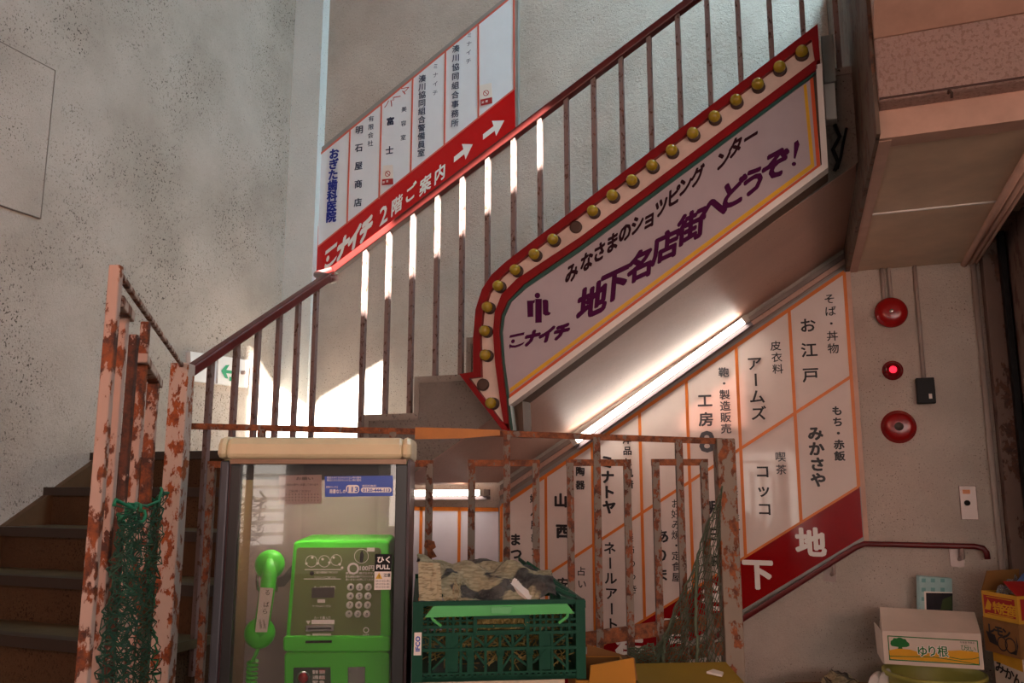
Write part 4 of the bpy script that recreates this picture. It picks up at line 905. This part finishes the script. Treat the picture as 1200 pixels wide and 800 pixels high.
for a in ((310, 590, 400, 520), (490, 590, 560, 520), (590, 520, 640, 590), (420, 520, 490, 590), (650, 590, 720, 520), (890, 590, 970, 530), (180, 530, 250, 590), (180, 720, 262, 635), (430, 620, 490, 700), (590, 720, 640, 640), (650, 640, 740, 710), (770, 690, 850, 620), (890, 640, 970, 720), (345, 620, 400, 690)): cbar(*a, .005)
for x in (397, 575, 750): cpl(x-22, 600, x+22, 640, -.006, .012); cbar(x, 630, x, 735, .012, -.006)
for x in (262, 815): cpl(x+4, 520, x+68, 600, .004, .004); cpl(x+4, 612, x+68, 735, .004, .004)
for (x0, y0, x1, y1) in ((415, 400, 745, 420), (415, 490, 745, 512), (415, 400, 438, 512), (720, 400, 745, 512)): cpl(x0, y0, x1, y1, -.006, .014)
cbox(m, cw0, cw1, 0, CD, CZ0, CZ0+.012)
for side in (cw0, cw1-.010):
    for k in range(5): cbox(m, side, side+.010, .02, CD, CZ0+.012+.04*k, CZ0+.026+.04*k) if .026+.04*k < H-.03 else None
    cbox(m, side, side+.012, 0, CD, CZ1-.02, CZ1-.004)
    for k in range(8): cbox(m, side, side+.010, .02+.066*k, .035+.066*k, CZ0, CZ1-.01)
for k in range(5): cbox(m, cw0, cw1, CD-.012, CD, CZ0+.04*k, CZ0+.026+.04*k)
m.build('body', 'crate', cr)
m = MB(); P4 = lambda x, y, d: cxp(uu(x), d, zz(y))
m.prism([P4(130, 402, -.014), P4(1015, 392, -.014), P4(975, 336, -.008), P4(180, 338, -.008)], cy_*.012); 
m.bar(P4(170, 395, -.010), P4(176, 415, -.010), .006, .006, cx_).bar(P4(176, 415, -.010), P4(228, 455, -.010), .006, .006, cy_).bar(P4(975, 390, -.010), P4(972, 412, -.010), .006, .006, cx_).bar(P4(972, 412, -.010), P4(920, 450, -.010), .006, .006, cy_)
m.prism([P4(516, 345, -.017), P4(640, 345, -.017), P4(636, 380, -.019), P4(620, 388, -.019), P4(535, 388, -.019), P4(520, 380, -.019)], cy_*.004)
m.build('lock_bar', 'crate_bar', cr)
m = MB(); m.mat('paper'); m.prism([P4(70, 628, -.006), P4(114, 628, -.006), P4(114, 494, -.006), P4(72, 494, -.006)], cy_*.003)
m.mat('label_blue'); m.fit('IFCO', P4(105, 605, -.0065), P4(105, 515, -.0065)-P4(105, 605, -.0065), -cx_*.0135, .04); m.build('label', None, cr)
# folded-in side flap seen behind the right corner
m = MB(); e0, e1 = cxp(cw1-.012, .03, CZ1), cxp(cw1-.012, CD, CZ1)
k0, k1 = pc_(632, 671, CD-.06), pc_(640, 668, CD-.06)
fl = [cxp(cw1-.01, .02, CZ1-.01), cxp(cw1-.01, CD, CZ1-.01), cxp(cw1-.10, CD, CZ1+.055), cxp(cw1-.055, .02, CZ1+.006)]
m.prism(fl, (0, 0, -.012)); 
for k in range(4):
    t0 = .1+.22*k; a = fl[0].lerp(fl[1], t0); b = fl[3].lerp(fl[2], t0); m.bar(a+V((0, 0, .006)), b+V((0, 0, .006)), .008, .008, ZU)
m.build('folding_flap', 'crate', cr)
# straw bedding inside
m = MB(); rnd = random.Random(5)
for i in range(900):
    u, dd, z = (rnd.uniform(cw0+.03, cw1-.03), rnd.uniform(.03, .20), rnd.uniform(CZ0+.02, CZ1-.035)) if i < 520 else (rnd.uniform(uu(430), uu(730)), rnd.uniform(.022, .05), rnd.uniform(zz(500), zz(415)))
    p = cxp(u, dd, z); v = V((rnd.uniform(-1, 1), rnd.uniform(-1, 1), rnd.uniform(-.6, .6)))*.028; m.tube([p-v, p+V((0, 0, .006)), p+v], .0014, 3, False)
tag(m.build('straw', 'straw', None), 'loose yellow straw seen through the holes of the green crate', 'straw', kind='stuff')
# newspapers: crumpled sheets with thickness
def sheet(name, corners, amp, seed, mat, label, nu=30, nv=14, fold=None, th=.003):
    rnd = random.Random(seed); P0, P1, P2, P3 = [V(c) for c in corners]; b = bmesh.new(); g = []
    ph_ = [rnd.uniform(0, 6.28) for _ in range(8)]; nrm = (P1-P0).cross(P3-P0).normalized()
    if nrm.z < 0: nrm = -nrm
    for j in range(nv+1):
        row = []
        for i in range(nu+1):
            u, v = i/nu, j/nv; ed = 1+.0*u; p = P0.lerp(P1, u).lerp(P3.lerp(P2, u), v)
            hgt = amp*(math.sin(7*u+ph_[0]+3*v)*.5+math.sin(17*u-6*v+ph_[1])*.32+math.sin(11*v+23*u+ph_[2])*.2+abs(math.sin(9*u+5*v+ph_[3]))*.5)
            p = p+nrm*hgt+V((rnd.uniform(-1, 1), rnd.uniform(-1, 1), rnd.uniform(-1, 1)))*amp*.12
            if fold: p += V(fold)*math.sin(math.pi*v)
            row.append(b.verts.new(p))
        g.append(row)
    for j in range(nv):
        for i in range(nu):
            f = b.faces.new((g[j][i], g[j][i+1], g[j+1][i+1], g[j+1][i])); f.smooth = False
    bmesh.ops.solidify(b, geom=list(b.faces), thickness=th)
    m = MB(); m.b.free(); m.b = b; o = m.build(name, mat, None); return tag(o, label, 'newspaper')
sheet('newspaper', [pc_(494, 706, .02), pc_(652, 706, .02), pc_(640, 676, .34), pc_(488, 655, .34)], .020, 1, 'news', 'large crumpled printed newspaper spread over the top of the green crate', fold=(0, 0, .035))
sheet('newspaper', [pc_(491, 704, .012), pc_(518, 705, .012), pc_(516, 660, .05), pc_(490, 658, .05)], .004, 2, 'news_text', 'folded newspaper edge of dense text standing at the crate left corner', 10, 10)
sheet('newspaper', [pc_(516, 668, .20), pc_(610, 688, .12), pc_(606, 676, .20), pc_(520, 659, .28)], .010, 3, 'news_text', 'torn cream newspaper strip lying across the crumpled printed pages', 18, 6)
sheet('newspaper', [pc_(518, 706, .006), pc_(540, 706, .006), pc_(540, 674, .10), pc_(524, 678, .10)], .010, 4, 'news_text', 'small crumpled cream page behind the green lock bar', 10, 8)
m = MB(); p4 = [pc_(597, 684, .10), pc_(604, 678, .12), pc_(630, 702, .03), pc_(620, 705, .02)]; m.prism([p4[0], pc_(600, 691, .09), p4[3], p4[2], pc_(612, 688, .09), p4[1]], (0, 0, .004))
tag(m.build('paper_label', 'paper', None), 'white paper slip lying on the newspaper in the crate', 'paper slip')

# ================================================================ CARTONS around the crate
def obox(name, c0, ax, ay, u0, u1, d0, d1, z0, z1, mat, label, cat='carton', open_top=False, flaps=(), inner='card_in', parts=None):
    X = lambda u, d, z: V((c0.x, c0.y, 0))+ax*u+ay*d+V((0, 0, z)); t = .005
    base = thing(name, label, cat, X((u0+u1)/2, (d0+d1)/2, z0)); m = MB()
    def B(a0, a1, b0, b1, q0, q1): m.prism([X(a0, b0, q0), X(a1, b0, q0), X(a1, b1, q0), X(a0, b1, q0)], (0, 0, q1-q0))
    B(u0, u1, d0, d0+t, z0, z1); B(u0, u1, d1-t, d1, z0, z1); B(u0, u0+t, d0+t, d1-t, z0, z1); B(u1-t, u1, d0+t, d1-t, z0, z1); B(u0+t, u1-t, d0+t, d1-t, z0, z0+t)
    if not open_top: B(u0+t, u1-t, d0+t, d1-t, z1-t, z1)
    m.build('body', mat, base)
    for nm, pts_, th, mt in flaps:
        m = MB(); m.prism([X(*p) for p in pts_], th); m.build(nm, mt, base)
    if open_top:
        m = MB(); B(u0+t, u1-t, d0+t, d0+t+.001, z0+t, z1-.002); B(u0+t, u1-t, d1-t-.001, d1-t, z0+t, z1-.002); m.build('lining', inner, base)
    return base, X
obox('carton', C0, cx_, cy_, cw0-.0, cw1-.05, .0, CD, 0, CZ0-.001, 'card_pale', 'pale carton carrying the green crate, only its top edge in view')
O0 = pC(716, 785, 2.12); OA = math.radians(21); ox_, oy_ = V((math.cos(OA), math.sin(OA), 0)), V((-math.sin(OA), math.cos(OA), 0))
po = lambda x, y, d=0: pP(x, y, O0+oy_*d, oy_)
ouv = lambda x, y, d=0: ((po(x, y, d)-O0).dot(ox_), d, po(x, y, d).z)
zo = po(690, 797, 0).z
u1 = ouv(745, 790)[0]; u0 = ouv(640, 790)[0]+.075
ob_, OX = obox('carton', O0, ox_, oy_, u0, u1, 0, .30, 0, zo, 'card_orange', 'orange brown open carton right of the green crate with a raised front flap', open_top=True,
    flaps=[('flap', [ouv(690, 800), ouv(745, 800), ouv(742, 770), ouv(692, 779)], -oy_*.005, 'card_orange'), ('flap', [ouv(688, 806, .30), ouv(745, 806, .30), ouv(733, 768, .32), ouv(688, 755, .32)], oy_*.005, 'card_in'),
           ('flap', [(u1, .0, zo), (u1, .30, zo), ouv(735, 768, .29), ouv(742, 771, .01)], ox_*.004, 'card_in')])
V0 = pC(805, 797, 2.45); pv = lambda x, y, d=0: pP(x, y, V0+oy_*d, oy_); vuv = lambda x, y, d=0: ((pv(x, y, d)-V0).dot(ox_), d, pv(x, y, d).z)
va, vb = vuv(748, 800)[0], vuv(872, 800)[0]; vz = pv(800, 803).z
obox('carton', V0, ox_, oy_, va, vb, -.02, .28, 0, vz, 'card_olive', 'olive brown carton with loose lifted flaps at the foot of the fence', open_top=False,
    flaps=[('flap', [(va, -.02, vz+.002), (vb, -.02, vz+.002), (vb-.02, .13, vz+.035), (va, .13, vz+.03)], (0, 0, .005), 'card_olive'), ('flap', [vuv(776, 786, .10), vuv(874, 803, -.02), vuv(812, 780, .20), vuv(778, 781, .20)], (0, 0, .005), 'card_olive')])
m = MB(); m.prism([vuvp for vuvp in [pv(828, 789, .04), pv(846, 793, .02), pv(848, 789.5, .05), pv(836, 786, .07)]], (0, 0, .006)); tag(m.build('paper_scrap', 'paper', None), 'small cream paper scrap lying on the olive carton flap', 'paper scrap')

# ================================================================ things by the right wall
RD = 3.75
wc = lambda x, y, c: pC(x, y, c)
# bucket
bc = pC(1094, 786, 3.72); br = pxsize(56, bc)
bu = thing('bucket', 'yellow green plastic tub under the white lily bulb carton', 'bucket', V((bc.x, bc.y, 0)))
hb = bc.z
m = MB(); m.lathe((bc.x, bc.y, 0), ZU, [(0, 0), (br*.74, 0), (br*.76, .02), (br*.93, hb-.05), (br*.93, hb-.02), (br*1.0, hb-.018), (br*1.0, hb), (br*.94, hb), (br*.92, hb-.03), (br*.73, .03), (0, .03)], 40); m.build('body', 'bucket', bu)
fd_ = (CAMP-bc); fd_.z = 0; fd_.normalize(); sd_ = V((-fd_.y, fd_.x, 0))
for k in (-.08, .08):
    m = MB(); a = V((bc.x, bc.y, hb-.03))+fd_*br*.97+sd_*k; m.bar(a, a-V((0, 0, .035)), .008, .008, sd_); m.build('rib', 'bucket', bu)
m = MB(); a = V((bc.x, bc.y, hb-.085))+fd_*br*.935+sd_*(-.115); m.mat('white_ink'); m.glyph('米', a-sd_*0+fd_*-.004, sd_*.075, ZU*.075, .06); m.mat('ink_red'); m.glyph('米', a+fd_*-.002, sd_*.07, ZU*.07, .0); m.build('lettering', None, bu)
# lily bulb carton: leaning forward on the tub
lc = thing('carton', 'white lily bulb carton with green tree print resting on the yellow tub', 'carton', bc)
fl_ = [pC(1036.5, 777.5, 3.52), pC(1153.5, 784.5, 3.50), pC(1149.3, 742.3, 3.58), pC(1033.6, 738.8, 3.60)]
nb = (fl_[1]-fl_[0]).cross(fl_[3]-fl_[0]).normalized(); fl_[2] = pP(1149.3, 742.3, fl_[0], nb)
nb = (fl_[1]-fl_[0]).cross(fl_[3]-fl_[0]).normalized()
if nb.dot(FW) < 0: nb = -nb
bkd = (pC(1087, 714, 4.02)-(fl_[2]+fl_[3])/2)
bt_ = [pC(1031, 711, 3.83), pC(1142.2, 717, 3.81)]
m = MB(); bb = [fl_[0]+V((-.01, .22, -.0)), fl_[1]+V((-.01, .22, -.0)), bt_[1], bt_[0]]
Q8 = fl_+bb
vs = [m.b.verts.new(p) for p in Q8]
for f_ in ((0, 1, 2, 3), (7, 6, 5, 4), (0, 4, 5, 1), (3, 2, 6, 7), (1, 5, 6, 2), (0, 3, 7, 4)): m.b.faces.new([vs[i] for i in f_])
m.build('body', 'card_white', lc)
ff = lambda x, y, d=0: pP(1010+x/5.716, 660+y/5.716, fl_[0], nb)-nb*(.0012+d)
m = MB(); bo = [(170, 482), (775, 517), (790, 684), (183, 648)]; bi = [(177, 489), (769, 523), (783, 677), (190, 641)]
m.mat('print_green')
for i in range(4): m.face([ff(*bo[i]), ff(*bo[(i+1) % 4]), ff(*bi[(i+1) % 4]), ff(*bi[i])])
m.mat('print_yellow'); m.face([ff(*p, .0003) for p in [(181, 582), (240, 570), (320, 576), (372, 592), (470, 602), (580, 585), (660, 582), (740, 590), (781, 598), (783, 676), (190, 640)]])
m.mat('print_green')
import itertools
crown = [(190, 540), (192, 520), (205, 512), (212, 500), (232, 502), (245, 496), (262, 498), (275, 505), (292, 508), (302, 524), (316, 535), (318, 552), (300, 560), (268, 562), (272, 572), (240, 572), (244, 560), (215, 556), (198, 552)]
m.face([ff(*p, .0006) for p in crown])
m.mat('print_green')
for ln in ([(183, 618), (300, 622), (480, 625), (640, 650), (782, 676)], [(560, 620), (660, 640), (740, 638), (784, 628)]):
    for a, b in zip(ln, ln[1:]): m.face([ff(a[0], a[1], .0006), ff(b[0], b[1], .0006), ff(b[0], b[1]+5, .0006), ff(a[0], a[1]+5, .0006)])
u_ = (fl_[1]-fl_[0]).normalized(); v_ = (fl_[3]-fl_[0]).normalized()
for mt, bo_, dd in (('white_ink', .075, .0009), ('print_green', .02, .0014)):
    m.mat(mt)
    for chh, p in (('ゆ', (402, 588)), ('り', (468, 586)), ('根', (540, 590))): c = ff(*p, dd); m.glyph(chh, c, u_*pxsize(13, c), v_*pxsize(13.5, c), bo_)
m.mat('print_green')
for chh, p in (('び', (680, 563)), ('え', (710, 570)), ('い', (742, 574))): c = ff(*p, .0009); m.glyph(chh, c, u_*pxsize(7.5, c), v_*pxsize(7.5, c), .0)
m.mat('ink'); a = ff(655, 533, .0009); m.fit('北海道 特産品', a, u_*pxsize(17, a), v_*pxsize(2.6, a), 0)
m.build('print', None, lc)
m = MB(); sf = [pC(1025, 729, 3.8), fl_[3]+V((-.002, .004, 0)), fl_[0]+V((-.002, .004, 0)), pC(1029, 765, 3.75)]; m.prism(sf, (-.003, .004, 0)); m.build('side_flap', 'card_white', lc)
# patterned pack leaning on the wall
pk = [pC(1078, 735, 3.90), pC(1117, 736, 3.90), pC(1116, 677.5, 3.93), pC(1077, 674.5, 3.93)]
t = thing('paper_pack', 'pale aqua squared pack with dark picture standing behind the white carton', 'pack', pk[0])
nb2 = (pk[1]-pk[0]).cross(pk[3]-pk[0]).normalized(); nb2 = nb2 if nb2.dot(FW) > 0 else -nb2
m = MB(); m.prism(pk, nb2*.03); m.build('body', 'aqua', t, bevel=.004)
fk = lambda x, y, d=0: pP(1010+x/5.716, 660+y/5.716, pk[0], nb2)-nb2*(.001+d)
m = MB(); m.mat('aqua_sq')
for r in range(3):
    for x in (413, 475, 540): m.face([fk(x-14, 100+62*r), fk(x+14, 101+62*r), fk(x+14, 127+62*r), fk(x-14, 126+62*r)])
m.mat('paper'); m.face([fk(415, 186, .0004), fk(606, 192, .0004), fk(608, 400, .0004), fk(424, 400, .0004)])
m.mat('dark_print'); m.face([fk(428, 196, .0008), fk(606, 199, .0008), fk(608, 400, .0008), fk(434, 400, .0008)])
m.mat('leaf_print'); m.face([fk(540, 240, .0012), fk(600, 215, .0012), fk(606, 310, .0012), fk(525, 310, .0012)]); m.build('print', None, t)
# stack of three cartons in the corner, turned corner-on
SA = math.radians(-59)
def corner_box(cx, ytop, ybot, c, wl_, wr, mat, label, pr=None, open_top=False, ang=SA):
    k = pC(cx, (ytop+ybot)/2, c); z1, z0 = pC(cx, ytop, c).z, pC(cx, ybot, c).z
    ax = V((math.cos(ang), math.sin(ang), 0)); ay = V((-math.sin(ang), math.cos(ang), 0))
    return obox('carton', k, ax, ay, -wl_, 0, 0, wr, z0, z1, mat, label, open_top=open_top), k, ax, ay, z0, z1
(top_, TX), k, ax, ay, z0, z1 = corner_box(1193, 699, 731, 3.45, .205, .18, 'card_yellow', 'open red and yellow carton on top of the corner stack', open_top=True)
m = MB(); e_ = lambda u, z, d=.0015: V((k.x, k.y, 0))+ax*(u*1.15)-ay*d+V((0, 0, z)); hh_ = z1-z0
m.mat('card_red'); m.face([e_(-.168, z0+.018), e_(-.012, z0+.018), e_(-.012, z1-.016), e_(-.168, z1-.016)])
m.mat('print_yellow'); 
for q0 in (.016, .026):
    for (a0, a1, b0, b1) in ((-.178+q0, -q0+.002, z0+q0-.006, z0+q0-.003), (-.178+q0, -q0+.002, z1-q0+.003, z1-q0+.006)): m.face([e_(a0, b0, .0022), e_(a1, b0, .0022), e_(a1, b1, .0022), e_(a0, b1, .0022)])
m.face([e_(-.165, z0+.035, .0022), e_(-.135, z0+.035, .0022), e_(-.128, z0+.06, .0022), e_(-.145, z1-.03, .0022)])
m.glyph('名', e_(-.062, z0+hh_*.45, .0022), ax*.058, ZU*.05, .03); m.glyph('産', e_(-.028, z0+hh_*.45, .0022), ax*.058, ZU*.05, .03); m.glyph('特', e_(-.098, z0+hh_*.45, .0022), ax*.058, ZU*.05, .03)
g_ = lambda d, z: V((k.x, k.y, 0))+ax*.0015+ay*d+V((0, 0, z)); m.mat('card_red'); m.face([g_(.012, z0+.015), g_(.17, z0+.015), g_(.17, z1-.012), g_(.012, z1-.012)])
m.build('print', None, top_)
m = MB(); m.prism([TX(-.205, .0, z1), TX(-.205, .18, z1), TX(-.185, .18, z1+.09), TX(-.185, .02, z1+.085)], ax*.004); m.build('flap', 'card_in', top_)
m = MB(); m.prism([TX(0, .0, z1), TX(0, .18, z1), TX(-.07, .17, z1+.045), TX(-.07, .0, z1+.05)], (0, 0, .004)); m.build('flap', 'card_red', top_)
m = MB(); rnd = random.Random(9); cc = TX(-.09, .14, z1-.01)
fm = sheet('clear_wrapping', [TX(-.185, .02, z1-.03), TX(-.08, .02, z1-.01), TX(-.08, .16, z1+.04), TX(-.18, .16, z1+.03)], .03, 12, 'film', 'crumpled clear plastic in the open red and yellow carton', 14, 10); fm['category'] = 'plastic wrap'
m.b.free(); m = MB(); m.prism([TX(-.15, .12, z1+.03), TX(-.08, .12, z1+.05), TX(-.08, .16, z1+.085), TX(-.14, .16, z1+.08)], (0, 0, -.03)); tag(m.build('blue_bag', 'plastic_blue', None, bevel=.006), 'scrap of blue plastic bag poking out of the red and yellow carton', 'plastic bag')
(mid, MX), k, ax, ay, z0, z1 = corner_box(1195, 731, 772, 3.45, .205, .18, 'card_brown', 'brown lemon carton in the middle of the corner stack')
m = MB(); m.mat('ink'); e_ = lambda u, z, d=.0015: V((k.x, k.y, 0))+ax*(u*1.15)-ay*d+V((0, 0, z))
for i, chh in enumerate('レモン'): m.glyph(chh, e_(-.135+.037*i, z1-.045-.003*i), ax*.052, ZU*.045, .05)
for cu_, r_ in ((-.085, .03), (-.045, .033)):
    o = [e_(cu_+r_*.85*math.cos(t*math.pi/10), z0+.045+r_*math.sin(t*math.pi/10)) for t in range(20)]; i2 = [e_(cu_+r_*.70*math.cos(t*math.pi/10), z0+.045+r_*.82*math.sin(t*math.pi/10)) for t in range(20)]
    for t in range(20): m.face([o[t], o[(t+1) % 20], i2[(t+1) % 20], i2[t]])
m.face([e_(-.165, z0+.085), e_(-.120, z0+.075), e_(-.105, z0+.03), e_(-.150, z0+.04)]); m.face([e_(-.015, z0+.09), e_(-.008, z0+.05), e_(-.02, z0+.012), e_(-.05, z0+.015), e_(-.015, z0+.035)])
m.build('print', None, mid)
(low_, LX_), k, ax, ay, z0, z1 = corner_box(1200, 772, 812, 3.45, .165, .18, 'card_white', 'white carton with yellow top band at the bottom of the visible corner stack')
m = MB(); e_ = lambda u, z, d=.0015: V((k.x, k.y, 0))+ax*(u*1.15)-ay*d+V((0, 0, z)); m.mat('card_yellow'); m.face([e_(-.144, z1-.04), e_(0, z1-.055), e_(0, z1-.002), e_(-.144, z1-.002)])
m.mat('ink'); m.glyph('み', e_(-.115, z1-.062), ax*.058, ZU*.05, .03); m.glyph('か', e_(-.07, z1-.078), ax*.058, ZU*.05, .03); m.glyph('ん', e_(-.03, z1-.09), ax*.058, ZU*.05, .03); m.build('print', None, low_)
obox('carton', k, ax, ay, -.17, .005, -.005, .18, 0, z0-.001, 'card_brown', 'plain brown carton supporting the corner stack below the white carton')
# newspapers and foam at the bottom edge
sheet('newspaper_bundle', [pC(958, 806, 3.6), pC(1012, 812, 3.6), pC(1006, 797, 3.9), pC(974, 783, 3.9)], .012, 21, 'news', 'folded newspaper bundle lying left of the yellow tub', 12, 8, th=.02)
k0 = pC(985, 815, 3.55); obox('carton', k0, RT, V((-RT.y, RT.x, 0)), -.14, .24, 0, .30, 0, k0.z-.012, 'card_brown', 'plain brown carton under the newspaper bundle at the lower edge')
for kx, (x0, x1, yy) in enumerate(((1017, 1030, 789), (1029, 1041, 786))):
    m = MB(); m.prism([pC(x0-4, 815, 3.66), pC(x1-1, 815, 3.66), pC(x1, yy+5, 3.72), pC((x0+x1)/2+2, yy, 3.74), pC(x0+2, yy+4, 3.72)], (.02, .10, 0))
    tag(m.build('foam_wrap', 'white_foam', None, bevel=.008), ['left piece of crumpled white wrapping beside the yellow tub', 'right piece of crumpled white wrapping touching the yellow tub'][kx], 'wrapping')
